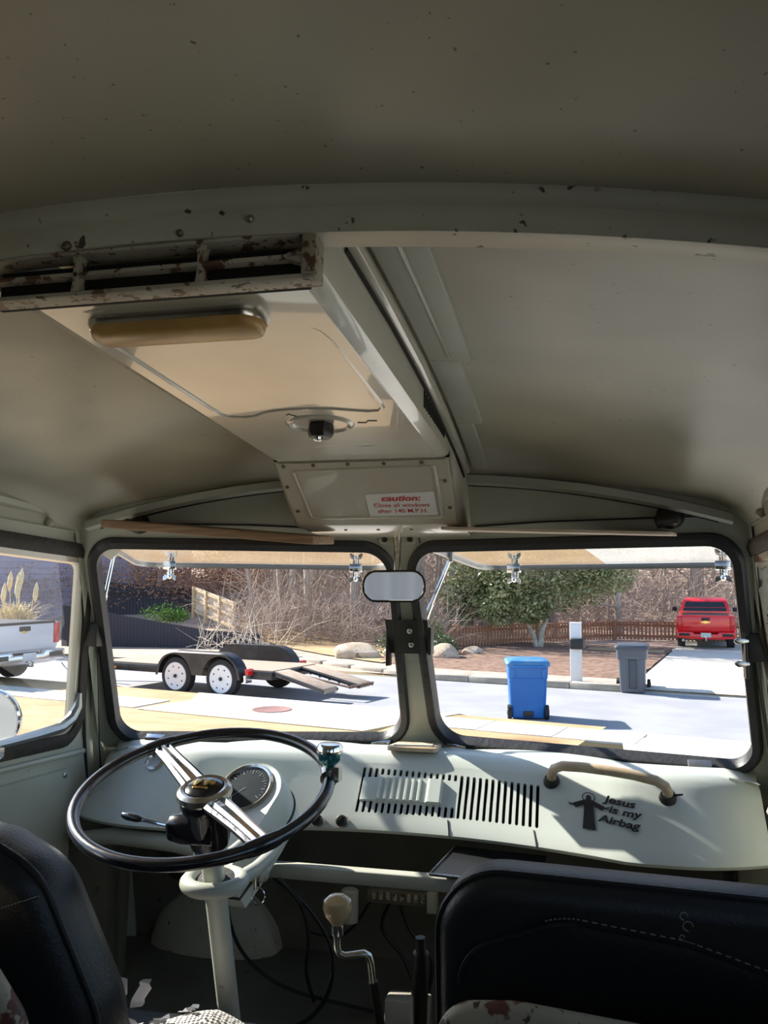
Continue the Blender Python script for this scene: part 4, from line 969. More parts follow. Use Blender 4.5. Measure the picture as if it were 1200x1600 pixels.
G['tanboard'] = mat('weathered tan boards', (.74, .63, .51), .85, col2=(.62, .51, .40), nscale=3, stretch=(6, 6, 1))
G['tanpost'] = mat('new fence rails', (.58, .44, .26), .8)
G['bluebin'] = mat('blue bin plastic', (.008, .115, .42), .42, col2=(.012, .14, .46), nscale=2, bump=.03, bscale=60)
G['bluelid'] = mat('faded blue lid', (.03, .17, .40), .5, col2=(.09, .22, .39), nscale=4)
G['graybin'] = mat('grey bin plastic', (.105, .115, .135), .45)
G['graylid'] = mat('dark grey lid', (.06, .068, .085), .45)
G['tyre'] = mat('tyre rubber', (.018, .018, .019), .75)
G['whitewheel'] = mat('white steel wheel', (.70, .70, .74), .4)
G['trailerblack'] = mat('black trailer paint', (.012, .012, .014), .35, col2=(.03, .03, .034), nscale=4)
G['deck'] = mat('weathered deck planks', (.42, .325, .25), .85, col2=(.31, .235, .18), nscale=2, stretch=(1, 10, 10))
G['lamp_red'] = mat('red lamp lens', (.55, .01, .01), .2, coat=.5)
G['lamp_orange'] = mat('orange marker lens', (.8, .22, .02), .3)
G['redpaint'] = mat('red car paint', (.72, .008, .014), .22, coat=.8)
G['whitepaint'] = mat('white car paint', (.62, .64, .72), .3, coat=.5)
G['carglass'] = mat('dark car glass', (.012, .016, .018), .06, coat=.5)
G['cardark'] = mat('black car trim', (.015, .015, .016), .5)
G['carchrome'] = mat('car chrome', (.7, .7, .72), .2, 1)
G['plate'] = mat('pale licence plate', (.50, .60, .55), .5)
G['postwhite'] = mat('white painted post', (.72, .72, .74), .6)
G['siding'] = mat('lavender grey siding', (.36, .34, .46), .8)
G['roofing'] = mat('grey shingle roof', (.12, .11, .11), .9)
G['manhole'] = mat('rusty iron cover', (.28, .14, .12), .7, col2=(.20, .10, .09), nscale=20)

def ground(name, polys, m, lab, zoff=0.0, kind='structure'):
    return S(obj(name, polys, m, world=True, label=lab, cat=name.split('_')[0]), kind)
# front lawn with the drive the van stands on
mb = MB(); us = [-60, -40, -30, -24, -20, -16, -12, -9, -6, -4, -2.35]
mb.grid(lambda u, v: (lambda p: V((p.x, p.y, gz(p.x, p.y))))(uv(u, v)), us, [-30, -20, -10, -5, 0, 4, 8, 11, 12.05])
mb.grid(lambda u, v: (lambda p: V((p.x, p.y, gz(p.x, p.y))))(uv(u, v)), [-60, -40, -20, -16, -12, -11], [12.05, 13.0, 13.7, 14.3])
mb.grid(lambda u, v: (lambda p: V((p.x, p.y, gz(p.x, p.y))))(uv(u, v)), [-6.2, -5, -4, -3.1], [12.05, 13.2, 14.3])
mb.add([uv(-2.35, 12.05, .12), uv(-2.35, -30, 3.33), uv(-2.2, -30, 3.33)], [(0, 1, 2)])
lawn = ground('lawn', mb, G['lawn'], 'tan dormant front lawn between the van and the pavement')
mb = MB()
def onl(u, v, dz_=.012): p = uv(u, v); return V((p.x, p.y, gz(p.x, p.y) + dz_))
mb.grid(lambda u, v: onl(-2.4 + (u + 2.4), v), [-2.4, 0, 3, 6, 12], [-30, -15, -5, 0, 4, 8, 12.05, 12.4])
mb.add([onl(-2.4, 12.4), onl(12, 12.4), onl(14, 14.35), onl(-3.1, 14.35), onl(-2.7, 13.6)], [(0, 1, 2, 3, 4)])
mb.add([onl(-3.1, 14.35), onl(14, 14.35), uv(14, 14.7, .003), uv(-3.2, 14.7, .003)], [(0, 1, 2, 3)])
ground('driveway', mb, G['concrete'], 'white concrete drive running down to the road at the right')
mb = MB().add([onl(-11.2, 12.08), onl(-6.4, 12.08), onl(-6.1, 13.2), onl(-5.7, 14.33), onl(-11.6, 14.33), onl(-11.0, 13.4)], [(0, 1, 2, 3, 4, 5)])
mb.add([onl(-11.6, 14.33), onl(-5.7, 14.33), uv(-5.4, 14.75, .004), uv(-12, 14.75, .004)], [(0, 1, 2, 3)])
ground('driveway', mb, G['concrete'], 'white concrete apron in front of the trailer')
sw_ = thing('sidewalk', 'white concrete pavement slabs along the near side of the road', 'sidewalk', uv(-8, 12.8, .12), R(-15), world=True, kind='structure')
def slabpieces(parent, base, items, m, name):
    for q in items:
        o = obj(name, MB().loft([[V((x, y, z)) for x, y in q] for z in (-.02, .018)]), m, parent, bev=.006, seg=1)
its = []
for u0, u1, v0, v1 in [(-12.8 - 1.5 * i, -11.32 - 1.5 * i, 12.15, 13.15) for i in range(9)] + [(-6.1 + 1.25 * i, -4.87 + 1.25 * i, 13.0, 13.9) for i in range(3)]:
    its.append([(u0 + 8, v0 - 12.8), (u1 + 8, v0 - 12.8), (u1 + 8, v1 - 12.8), (u0 + 8, v1 - 12.8)])
slabpieces(sw_, None, its, G['concrete'], 'slab')
S(obj('road', MB().add([uv(-90, 14.3), uv(60, 14.3), uv(60, 19.6), uv(-14, 19.6), uv(-20, 21.2), uv(-90, 21.2)], [(0, 1, 2, 3, 4, 5)]), G['asphalt'], world=True, label='pale asphalt street crossing in front of the van', cat='road'))
S(obj('manhole_cover', MB().lathe([(.36, 0), (.36, .012), (.33, .014), (.32, .010), (.001, .010)], uv(-8.9, 13.15, .132), (0, 0, 1), 28), G['manhole'], world=True, label='round rust-red manhole cover in the concrete apron', cat='manhole cover'), 'thing')
# near kerb lip and far kerb, stone by stone
def kerb(name, lab, u0, u1, v, n, w_, h, z0=0.0, curve=None):
    t = thing(name, lab, 'kerb', uv((u0 + u1) / 2, v, z0), R(-15), world=True, kind='structure')
    L = (u1 - u0) / n
    for i in range(n):
        xc = (i + .5 - n / 2) * L; dy = curve(xc + (u0 + u1) / 2) if curve else 0
        me = mesh_of('kerb_stone', MB().box((0, 0, 0), (L - .012, w_, h)), G['curb'], bev=.025, seg=2) if i == 0 else me
        o = bpy.data.objects.new('kerb_stone', me); o.parent = t; o.location = (xc, dy, h / 2); o.rotation_euler = (0, 0, math.atan2(curve(xc + (u0 + u1) / 2 + .2) - curve(xc + (u0 + u1) / 2 - .2), .4) if curve else 0); COL.objects.link(o)
    return t
bend = lambda u: max(0, -u - 8.5) ** 1.5 * .16
kerb('kerb', 'far concrete kerb between the road and the mulch bed', -25, -3.95, 19.62, 17, .26, .15, curve=bend)
def gp(u, v, dz_=0.0): p = uv(u, v); return V((p.x, p.y, gz(p.x, p.y) + dz_))
# woodland floor and far bank
mb = MB().grid(lambda u, v: gp(u, v), [-90, -60, -45, -36, -30, -26, -23, -20, -18, -16, -14, -12, -10, -8, -6, -4, 0, 6, 14, 30, 60], [19.7, 20.5, 22, 24, 26, 28, 30, 32, 35, 38, 41, 46, 52, 60, 75, 95, 130])
S(obj('ground', mb, G['leaf_litter'], world=True, label='leaf-strewn rising woodland floor beyond the road', cat='ground'))
mb = MB().grid(lambda u, v: gp(u, v + bend(u), .015 if u > -24 else -.01), [-25, -20, -17, -14, -12, -10, -8, -6, -4.6, -3.95], [19.75, 20.0, 20.5, 21.1])
S(obj('trim_5', mb, G['curb'], world=True, label='narrow concrete and grass verge behind the far kerb', cat='verge'))
mb = MB().grid(lambda u, v: gp(u + (v - 20.6) * -.07, v + (bend(u) if v < 22 else 0), (-.03 if v < 21 else .03 + .05 * math.sin(v * 1.3) ** 2)), [-11.5, -10.5, -9.5, -8.5, -7.5, -6.5, -5.5, -4.7, -4.0], [20.8, 22, 23, 24, 25, 26, 27, 28, 29, 30.2])
S(obj('ground', mb, G['mulch'], world=True, label='red-brown mulch bed round the evergreen trees', cat='flower bed'))
mb = MB().grid(lambda u, v: gp(u, v + bend(u), .05), [-36, -30, -25, -20, -17, -14, -12, -11.2], [21.0, 22, 23.2, 24.6])
S(obj('lawn', mb, G['lawn'], world=True, label='strip of tan grass behind the trailer', cat='lawn'))
mb = MB().grid(lambda u, v: gp(u + (v - 25) * -.09, v, .05), [-6.9, -6.0, -5.0, -4.4], [27.3, 28.5, 30.5])
S(obj('lawn', mb, G['lawn'], world=True, label='tan grass between the mulch bed and the picket fence', cat='lawn'))
mb = MB().grid(lambda t, v: gp(-3.85 - (v - 19.6) * .075 + t, v, .035 if v > 19.7 else -.10), [0, 2, 4, 7, 12], [19.45, 19.9, 22, 26, 30, 33, 36])
S(obj('driveway', mb, G['concrete'], world=True, label='far concrete drive with the red pickup truck'))

# ------------------------------------------------------------------ bins and post
def bin_(name, lab, cat, loc, rz, body, lid, gray):
    t = thing(name, lab, cat, loc, rz, world=True)
    sec = lambda w_, d, z, r=.06: [V((x, y, z)) for x, y in rpoly([(-w_ / 2, -d / 2), (w_ / 2, -d / 2), (w_ / 2, d / 2), (-w_ / 2, d / 2)], r, 4)]
    if gray: L = [sec(.50, .58, .02), sec(.52, .60, .06), sec(.58, .68, .74), sec(.64, .74, .75), sec(.66, .76, .96)]
    else: L = [sec(.60, .58, .03), sec(.62, .60, .08), sec(.68, .70, .72), sec(.70, .72, .74), sec(.72, .78, .98)]
    b = obj('bin_body', MB().loft(L), body, t)
    W_ = .70 if gray else .76; WY = .27 if gray else -.25; HY = 1 if gray else -1
    obj('bin_lid', MB().loft([sec(W_, .84, .955, .05), sec(W_ + .02, .86, .975, .06), sec(W_ + .02, .86, 1.0, .06), sec(W_ - .03, .80, 1.045, .08), sec(W_ - .2, .6, 1.065, .08)]), lid, t)
    obj('lid_hinge', MB().tube([V((-W_ * .45, HY * .41, .985)), V((W_ * .45, HY * .41, .985))], .022, 8), lid, t)
    obj('handle', MB().tube([V((-W_ * .38, HY * .40, .93)), V((-W_ * .38, HY * .46, .95)), V((W_ * .38, HY * .46, .95)), V((W_ * .38, HY * .40, .93))], .018, 8), body, t)
    for s in (-1, 1):
        wh = obj('wheel', MB().lathe([(.04, -.035), (.125, -.035), (.13, 0), (.125, .035), (.04, .035)], (s * .33, WY, .13), (1, 0, 0), 24), G['tyre'], t)
        obj('wheel_hub', MB().lathe([(.06, 0), (.05, .01)], (s * (.33 + .035), WY, .13), (s, 0, 0), 14), G['cardark'], wh)
    obj('axle', MB().tube([V((-.33, WY, .13)), V((.33, WY, .13))], .014, 8), G['cardark'], t)
    if gray:
        for k in range(8): obj('rib', MB().box((-.245 + .07 * k, -.375, .865), (.02, .022, .15)), body, t)
        obj('recess', MB().box((.02, -.327, .42), (.17, .02, .62), Matrix.Rotation(R(3.5), 3, 'X')), lid, t, bev=.02)
        for s in (-1, 1): obj('rib', MB().box((.02 + s * .095, -.333, .42), (.018, .03, .66), Matrix.Rotation(R(3.5), 3, 'X')), body, t)
    else:
        for s in (-1, 1): obj('strap', MB().box((s * .27, -.372, .86), (.06, .03, .22)), body, t, bev=.01)
        obj('ledge', MB().box((0, -.352, .722), (.60, .03, .03)), body, t, bev=.01)
        obj('axle_guard', MB().box((0, -.30, .10), (.18, .05, .10)), G['cardark'], t, bev=.01)
    return t
bin_('wheelie_bin', 'blue wheeled recycling bin standing in the road', 'bin', uv(-4.72, 15.0, 0) + V((.02, 0.35, 0)), R(8), G['bluebin'], G['bluelid'], False)
bin_('wheelie_bin', 'grey wheeled bin standing at the mouth of the far drive', 'bin', V((1.42, 20.0, .0)), R(-6), G['graybin'], G['graylid'], True)
mp_ = thing('mailbox_post', 'white square post with a black newspaper box', 'post', V((.19, 20.95, .07)), R(-6), world=True)
obj('post_shaft', MB().box((0, 0, .68), (.25, .25, 1.36)), G['postwhite'], mp_, bev=.015)
obj('post_cap', MB().box((0, 0, 1.375), (.27, .27, .03)), G['postwhite'], mp_, bev=.01)
obj('newspaper_box', MB().box((.04, -.08, .90), (.32, .40, .25)), G['cardark'], mp_, bev=.04, seg=3)

# ------------------------------------------------------------------ trailer (X along the road, rear towards +X)
tl = thing('car_trailer', 'black twin-axle car trailer with plank deck and white wheels parked in the road', 'trailer', uv(-11.78, 15.60, 0), R(-15), world=True)
DZt = .60
obj('deck_frame', MB().box((-.65, -.86, DZt - .10), (4.8, .05, .16)).box((-.65, .86, DZt - .10), (4.8, .05, .16)).box((-3.02, 0, DZt - .10), (.06, 1.72, .16)).box((1.72, 0, DZt - .10), (.06, 1.72, .16)), G['trailerblack'], tl, bev=.01)
pieces('deck_plank', tl, G['deck'], [bm4((-.65, -.73 + .209 * i, DZt - .01), (4.75, .198, .04)) for i in range(8)])
for s in (-1, 1):
    for k in (-1, 1):
        wh = obj('wheel', MB().lathe([(.22, -.10), (.35, -.105), (.40, -.085), (.41, -.04), (.41, .04), (.40, .085), (.35, .105), (.25, .10)], (k * .615, s * 1.0, .41), (0, 1, 0), 36), G['tyre'], tl)
        obj('wheel_disc', MB().lathe([(.300, .098), (.290, .115), (.265, .104), (.13, .112), (.11, .104), (.001, .103)], (k * .615, s * 1.0, .41), (0, s, 0), 32), G['whitewheel'], wh)
        obj('wheel_cap', MB().lathe([(.040, .10), (.038, .13), (.03, .14), (.001, .142)], (k * .615, s * 1.0, .41), (0, s, 0), 14), G['cardark'], wh)
        nb = MB()
        for j in range(8):
            a = j * math.pi / 4 + .3; nb.lathe([(.019, .09), (.019, .110), (.001, .111)], (k * .615 + .205 * math.cos(a), s * 1.0, .41 + .205 * math.sin(a)), (0, s, 0), 8)
        obj('wheel_slots', nb, G['cardark'], wh, kind='stuff')
    # double-hump fender
    top, inn = [], []
    for i in range(49):
        x = -1.145 + 2.29 * i / 48; q = abs(x) - .615
        top.append((x, .42 + (math.sqrt(max(0, .531 ** 2 - q * q)) if q > 0 else .531)))
        xi = x * .94; q = abs(xi) - .615; inn.append((xi, max(.46 if abs(x) < .9 else .42, .42 + math.sqrt(max(0, .462 ** 2 - q * q)))))
    y0, y1 = s * .86, s * 1.15
    fd = MB().loft([[V((x, y, z)) for x, z in top] for y in (y0, y1 - s * .03)] + [[V((x, y1, z - .03)) for x, z in top], [V((x, y1, min(z, zt - .035))) for (x, z), (_, zt) in zip(inn, top)]], False, False)
    fd.loft([[V((x, y0, z)) for x, z in top], [V((x, y0, min(z, .58))) for x, z in top]], False, False)
    obj('fender', fd, G['trailerblack'], tl)
    lm = obj('lamp_bracket', MB().box((1.25, s * 1.02, .44), (.06, .22, .16)), G['carchrome'], tl, bev=.01)
    obj('tail_lamp', MB().box((1.27, s * 1.0, .58), (.09, .20, .13)), G['lamp_red'], tl, bev=.02)
    obj('marker_lamp', MB().box((-2.6, s * .89, .48), (.08, .03, .05)), G['lamp_orange'], tl, bev=.01)
    obj('axle', MB().tube([V((s * .615, -.9, .41)), V((s * .615, .9, .41))], .04, 8), G['trailerblack'], tl)
    # loading ramp: planked tail and open steel frame
    yc = s * .52
    rp = obj('ramp', MB().loft([[V((x, yc + q, z)) for q, z in ((-.26, z0 - .10), (.26, z0 - .10), (.26, z0), (-.26, z0))] for x, z0 in ((1.76, .60), (2.95 if s < 0 else 3.15, .31))]), G['deck'], tl, bev=.01)
    obj('ramp_rail', MB().tube([V((1.74, yc - .27, .56)), V((2.95 if s < 0 else 3.2, yc - .27, .25))], .035, 6).tube([V((1.74, yc + .27, .56)), V((2.95 if s < 0 else 3.2, yc + .27, .25))], .035, 6), G['trailerblack'], rp)
    for j in range(5): obj('ramp_rung', MB().tube([V((1.95 + .24 * j, yc - .26, .46 - .05 * j)), V((1.95 + .24 * j, yc + .26, .46 - .05 * j))], .022, 6), G['trailerblack'], rp)
obj('tail_beam', MB().tube([V((3.15, -.1, .28)), V((3.2, .80, .28))], .03, 6).tube([V((1.9, 0, .45)), V((3.15, -.1, .28))], .025, 6), G['mulch'], tl)
for s in (-1, 1): obj('drawbar', MB().tube([V((-3.0, s * .7, .50)), V((-4.75, s * .04, .48))], .05, 6), G['trailerblack'], tl)
obj('coupler', MB().box((-4.85, 0, .50), (.3, .12, .12)), G['trailerblack'], tl, bev=.02)
obj('trailer_jack', MB().tube([V((-4.1, -.1, .25)), V((-4.1, -.1, .95))], .035, 8), G['cardark'], tl)
for k in (-1, 1): obj('safety_chain', MB().tube([V((-4.5 - .05 * i, k * (.1 + .02 * i), .42 - .22 * math.sin(math.pi * i / 10))) for i in range(11)], .014, 6), G['carchrome'], tl)

# ------------------------------------------------------------------ pickups (Y forward, tail at Y = 0)
def pickup(name, lab, loc, rz, pm, rearm, bump, boxy, plate):
    t = thing(name, lab, 'pickup truck', loc, rz, world=True)
    Ln, hw, zb, zt = 5.4, .94, .50, 1.16
    def arch_pts(yc, r): return [(yc + r * math.cos(a), .50 + r * math.sin(a)) for a in [R(172) - R(164) * i / 12 for i in range(13)]]
    prof = [(.05, zb + .08), (.02, .8), (.03, zt), (2.0, zt), (3.9, zt - .02), (5.1, 1.04), (5.35, .9), (5.38, .5)]
    prof += [p for p in reversed(arch_pts(4.45, .46))] + [p for p in reversed(arch_pts(1.12, .46))]
    def half(y, z): return hw - (.05 if z < .65 else 0) - .05 * max(0, (z - .85) / .3)
    mb = MB()
    mb.loft([[V((s * half(y, z), y, z)) for y, z in prof] for s in (-1, 1)])
    obj('body', mb, pm, t, bev=.02)
    for s in (-1, 1):
        obj('wheel_flare', MB().tube([V((s * (hw - .02), y, z)) for y, z in arch_pts(1.12, .46)], .04, 6), pm, t)
    obj('bed_opening', MB().box((0, 1.05, zt + .001), (1.5, 1.75, .012)), G['cardark'], t)
    # cab
    cb = MB().loft([[V((s * (.86 - .17 * k), y, z)) for s, y in ((-1, y0), (1, y0), (1, y1), (-1, y1))] for k, z, y0, y1 in ((0, zt - .02, 2.02, 4.05), (.25, 1.36, 2.06, 3.75), (.72, 1.60, 2.18, 3.45), (1.0, 1.70, 2.40, 3.20))])
    obj('cab', cb, pm, t, bev=.03)
    gl_ = MB().loft([[V((x, y, z)) for x, z, y in q] for q in ([(-.74, 1.24, 2.02), (.74, 1.24, 2.02), (.64, 1.56, 2.13), (-.64, 1.56, 2.13)], [(-.74, 1.24, 2.04), (.74, 1.24, 2.04), (.64, 1.56, 2.15), (-.64, 1.56, 2.15)])])
    obj('rear_window', gl_, G['carglass'], t)
    for s in (-1, 1):
        obj('side_window', MB().loft([[V((s * (x + o), y, z)) for x, y, z in ((.855, 2.25, 1.22), (.855, 3.7, 1.22), (.755, 3.35, 1.56), (.755, 2.4, 1.56))] for o in (0, .008)]), G['carglass'], t)
        w_ = obj('door_mirror', MB().box((s * 1.06, 3.55, 1.24), (.17, .10, .16)), G['cardark'], t, bev=.03)
        obj('tail_lamp', MB().box((s * .845, .012, .93), (.15, .05, .40)), rearm, t, bev=.015)
        for y in (1.12, 4.45):
            wh = obj('wheel', MB().lathe([(.2, -.12), (.33, -.125), (.385, -.09), (.385, .09), (.33, .125), (.2, .12)], (s * .80, y, .385), (1, 0, 0), 28), G['tyre'], t)
            obj('wheel_disc', MB().lathe([(.22, .11), (.2, .09), (.05, .10), (.001, .10)], (s * .80, y, .385), (s, 0, 0), 20), G['carchrome'], wh)
    tg = obj('tailgate', MB().box((0, .005, .90), (1.50, .05, .52)), pm, t, bev=.015)
    obj('tailgate_ledge', MB().box((0, -.005, 1.15), (1.54, .08, .05)), pm if not boxy else G['cardark'], tg, bev=.015)
    obj('tailgate_handle', MB().box((0, -.03, 1.045), (.26, .03, .09)), G['cardark'], tg, bev=.01)
    if boxy:
        obj('badge', MB().box((.0, -.024, .985), (.10, .008, .05)), M['gold'], tg, bev=.004)
    else:                                               # gold cross-shaped emblem and raised line
        obj('badge', MB().loft([[V((x, o, z)) for x, z in ((-.15, .92), (-.135, .965), (-.055, .965), (-.06, .985), (.06, .985), (.055, .965), (.15, .965), (.135, .92), (.06, .92), (.055, .90), (-.06, .90), (-.055, .92))] for o in (-.036, -.018)]), M['gold'], tg)
        obj('pressed_line', MB().box((0, -.022, .82), (1.40, .012, .02)), pm, tg)
        obj('lettering', MB().box((-.5, -.026, .835), (.34, .008, .035)), G['redpaint'], tg)
    bp_ = obj('bumper', MB().loft([[V((x, y, z)) for x, z in rpoly([(-.92, .42), (-.45, .38), (.45, .38), (.92, .42), (.92, .62), (.42, .62), (.36, .56), (-.36, .56), (-.42, .62), (-.92, .62)], .03, 3)] for y in (-.16, -.02)]), bump, t, bev=.02)
    obj('licence_plate', MB().box((0, -.165, .52), (.32, .012, .15)), plate, bp_, bev=.004)
    obj('hitch_ball', MB().tube([V((0, -.10, .36)), V((0, -.24, .36)), V((0, -.24, .42))], .03, 8).ball(V((0, -.24, .45)), .035, 10, 6), G['carchrome'], bp_)
    for s in (-1, 1): obj('bumper_step', MB().box((s * .68, -.165, .53), (.34, .02, .09)), G['cardark'], bp_, bev=.01)
    obj('exhaust', MB().tube([V((-.72, -.05, .33)), V((-.70, .8, .36))], .045, 10), G['carchrome'], t)
    obj('underbody', MB().box((0, 2.6, .46), (1.5, 4.9, .16)), G['cardark'], t)
    obj('rear_axle', MB().tube([V((-.75, 1.12, .385)), V((.75, 1.12, .385))], .06, 8).ball(V((0, 1.12, .385)), .14, 12, 8), G['cardark'], t)
    return t
pickup('pickup_truck', 'bright red pickup truck parked on the far drive by the fence', V((4.36, 30.6, .05)), R(-7), G['redpaint'], G['lamp_red'], G['redpaint'], False, G['plate'])
white_truck = pickup('pickup_truck', 'white pickup truck seen from behind through the left door window', V((-12.35, 17.75, .05)), R(80), G['whitepaint'], G['lamp_red'], G['carchrome'], True, G['whitepaint'])
white_truck.matrix_world = white_truck.matrix_world @ Matrix.Scale(1.22, 4)

# ------------------------------------------------------------------ fences
def gw(x, y, dz_=0): return V((x, y, gz(x, y) + dz_))
pf = thing('picket_fence', 'red-brown picket fence at the edge of the woods beside the drive', 'fence', gw(-1.2, 32.3), 0, world=True)
line = [(-3.9, 29.6, 0), (-1.28, 32.2, 0), (1.53, 34.6, 0), (4.0, 34.2, 0), (8.5, 33.6, 0)]
fo_ = V((-1.2, 32.3, gz(-1.2, 32.3)))
bases = []
pk, rl = [], []
for (xa, ya, _), (xb, yb, _) in zip(line[:-1], line[1:]):
    L_ = math.hypot(xb - xa, yb - ya); ang = math.atan2(yb - ya, xb - xa); n = int(L_ / .135); rot = Matrix.Rotation(ang, 3, 'Z')
    for i in range(n):
        f = (i + .5) / n; x, y = xa + (xb - xa) * f, ya + (yb - ya) * f
        pk.append(bm4(gw(x, y, .36) - fo_, (.075, .022, .64), rot))
    for h_ in (.18, .58):
        c = gw((xa + xb) / 2, (ya + yb) / 2, h_) - fo_
        d_ = gw(xb, yb) - gw(xa, ya); q = V((1, 0, 0)).rotation_difference(d_.normalized()).to_matrix()
        obj('rail', MB().box(c + rot @ V((0, .04, 0)), (d_.length, .04, .09), q), G['picket'], pf)
    d_ = gw(xb, yb) - gw(xa, ya); q = V((1, 0, 0)).rotation_difference(d_.normalized()).to_matrix()
    obj('top_rail', MB().box(gw((xa + xb) / 2, (ya + yb) / 2, .71) - fo_, (d_.length, .14, .05), q), G['picket'], pf)
pieces('picket', pf, G['picket'], pk)
for x, y in ((-3.9, 29.6), (-1.28, 32.2), (.1, 33.35), (1.53, 34.6), (4.0, 34.2), (6.2, 33.9)):
    obj('post', MB().box(gw(x, y, .40) - fo_, (.14, .14, .80)), G['picket'], pf, bev=.01)
obj('top_rail', MB().tube([gw(-3.9, 29.6, .72) - fo_, gw(-4.55, 28.9, .15) - fo_], .06, 4), G['picket'], pf)
pieces('picket', pf, G['picket'], [bm4(gw(-3.98 - .11 * i, 29.52 - .11 * i, .30 - .055 * i) - fo_, (.075, .022, .58 - .11 * i)) for i in range(5)])

df = thing('board_fence', 'dark stained close-board fence stepping down behind the trailer', 'fence', gw(-14, 27.4), 0, world=True)
fo2 = gw(-14, 27.4)
bd = []
for i in range(46):
    f = i / 45; x, y = -17.6 + 5.6 * f, 27.3 + .3 * f
    top = 1.45 - .86 * f if i < 36 else 1.45 - .86 * f
    bd.append(bm4(V((x, y, top / 2 - .05)) - V((fo2.x, fo2.y, 0)) - V((0, 0, fo2.z)), (.123, .025, top + .2)))
pieces('board', df, G['navy'], bd)
for i in range(9):
    x, y = -12.0 + .2 * i, 27.65
    pieces('board', df, G['navy'], [bm4(V((x, y, .28)) - fo2, (.175, .022, .75 - .02 * i))])
obj('rail', MB().tube([V((-17.6, 27.4, .9)) - fo2, V((-12, 27.7, .35)) - fo2], .05, 4), G['navy'], df)
tf = thing('panel_fence', 'sunlit tan fence of three boarded bays on the wooded bank', 'fence', V((-14.5, 33.0, .5)), 0, world=True)
fo3 = V((-14.5, 33.0, .5))
# top line (237,918)->(310,945), bottom (237,965)->(307,985)
TA, TB = V((-15.9, 34.2, 2.05)), V((-13.1, 32.0, 1.45)); BA, BB = V((-15.9, 34.2, .95)), V((-13.1, 32.0, .42))
ang = math.atan2(TB.y - TA.y, TB.x - TA.x); rot3 = Matrix.Rotation(ang, 3, 'Z'); nn = 27
pieces('board', tf, G['tanboard'], [bm4((TA.lerp(TB, (i + .5) / nn) + BA.lerp(BB, (i + .5) / nn)) / 2 - fo3 + rot3 @ V((0, .05, 0)), (.128, .022, (TA - BA).z), rot3) for i in range(nn)])
for f in (0, .33, .66, 1): obj('post', MB().box((TA.lerp(TB, f) + BA.lerp(BB, f)) / 2 - fo3 + V((0, -.05, -.1)), (.11, .11, 1.35), rot3), G['tanpost'], tf, bev=.01)
for g_ in (.10, .52, .93):
    a_, b_2 = BA.lerp(TA, g_), BB.lerp(TB, g_); d_ = b_2 - a_
    obj('rail', MB().box((a_ + b_2) / 2 - fo3 + rot3 @ V((0, -.03, 0)), (d_.length, .045, .10), V((1, 0, 0)).rotation_difference(d_.normalized()).to_matrix()), G['tanpost'], tf)
ff = thing('board_fence', 'distant black board fence on the bank under rust-brown leaves', 'fence', V((-19, 36, 1.2)), 0, world=True)
pieces('board', ff, G['navy'], [bm4(V((-3.0 + .16 * i, .05 * i * .2, .35 - .012 * i)), (.15, .025, 1.5)) for i in range(38)])
obj('rail', MB().box((0, -.04, .6), (6.2, .05, .1)), G['navy'], ff)

# ------------------------------------------------------------------ boulders and shrubs
def boulder(lab, loc, dims, seed):
    rd = random.Random(seed); me = bmesh.new(); bmesh.ops.create_icosphere(me, subdivisions=3, radius=1)
    off = [V((rd.uniform(-1, 1), rd.uniform(-1, 1), rd.uniform(-1, 1))).normalized() for _ in range(14)]; hts = [rd.uniform(.62, .95) for _ in off]
    mb = MB()
    for v in me.verts:
        p = v.co.copy()
        for n_, h in zip(off, hts):
            d_ = p.dot(n_) - h
            if d_ > 0: p -= n_ * d_ * .85
        mb.v.append(V((p.x * dims[0], p.y * dims[1], max(p.z, -.3) * dims[2])) + V(loc))
    me.verts.index_update(); mb.f = [tuple(v.index for v in f.verts) for f in me.faces]; me.free()
    return obj('boulder', mb, G['rock'], world=True, label=lab, cat='boulder', sharp=24)
boulder('largest tan boulder, just left of the centre pillar', gw(-6.35, 25.4, .12), (.85, .5, .36), 1)
boulder('low tan boulder behind the centre pillar', gw(-5.1, 25.6, .10), (.50, .45, .30), 2)
boulder('pointed mossy boulder right of the centre pillar', gw(-3.75, 25.9, .10), (.52, .45, .36), 3)
boulder('small brown boulder at the foot of the picket fence', gw(-3.0, 27.2, .06), (.40, .35, .22), 4)

def leaf_mesh(mb, blobs, n, size, rd, flat_=.35):
    for _ in range(n):
        c, r = blobs[rd.randrange(len(blobs))]
        d_ = V((rd.gauss(0, 1), rd.gauss(0, 1), rd.gauss(0, 1))).normalized() * (rd.random() ** .45)
        p = V((c[0] + d_.x * r[0], c[1] + d_.y * r[1], c[2] + d_.z * r[2]))
        a = V((rd.gauss(0, 1), rd.gauss(0, 1), rd.gauss(0, .6))).normalized(); b = a.cross(V((rd.gauss(0, 1), rd.gauss(0, 1), rd.gauss(0, 1)))).normalized()
        s = size * rd.uniform(.6, 1.3)
        mb.add([p - a * s, p - b * s * .45, p + a * s, p + b * s * .45], [(0, 1, 2, 3)])
    return mb
def shrub(lab, loc, r, n, m, seed, size=.05):
    rd = random.Random(seed); t = thing('shrub', lab, 'shrub', loc, 0, world=True)
    obj('leaves', leaf_mesh(MB(), [((0, 0, r[2] * .8), r), ((r[0] * .4, 0, r[2] * .6), (r[0] * .6, r[1] * .6, r[2] * .6))], n, size, rd), m, t, kind='stuff')
    st_2 = MB()
    for k in range(5): st_2.tube([V((0, 0, 0)), V((rd.uniform(-.5, .5) * r[0], rd.uniform(-.5, .5) * r[1], r[2] * 1.2))], [.015, .006], 5)
    obj('stems', st_2, G['bark'], t, kind='stuff')
shrub('green shrub beside the largest boulder', gw(-5.45, 26.6), (.62, .4, .42), 1100, G['leaf_dark'], 1)
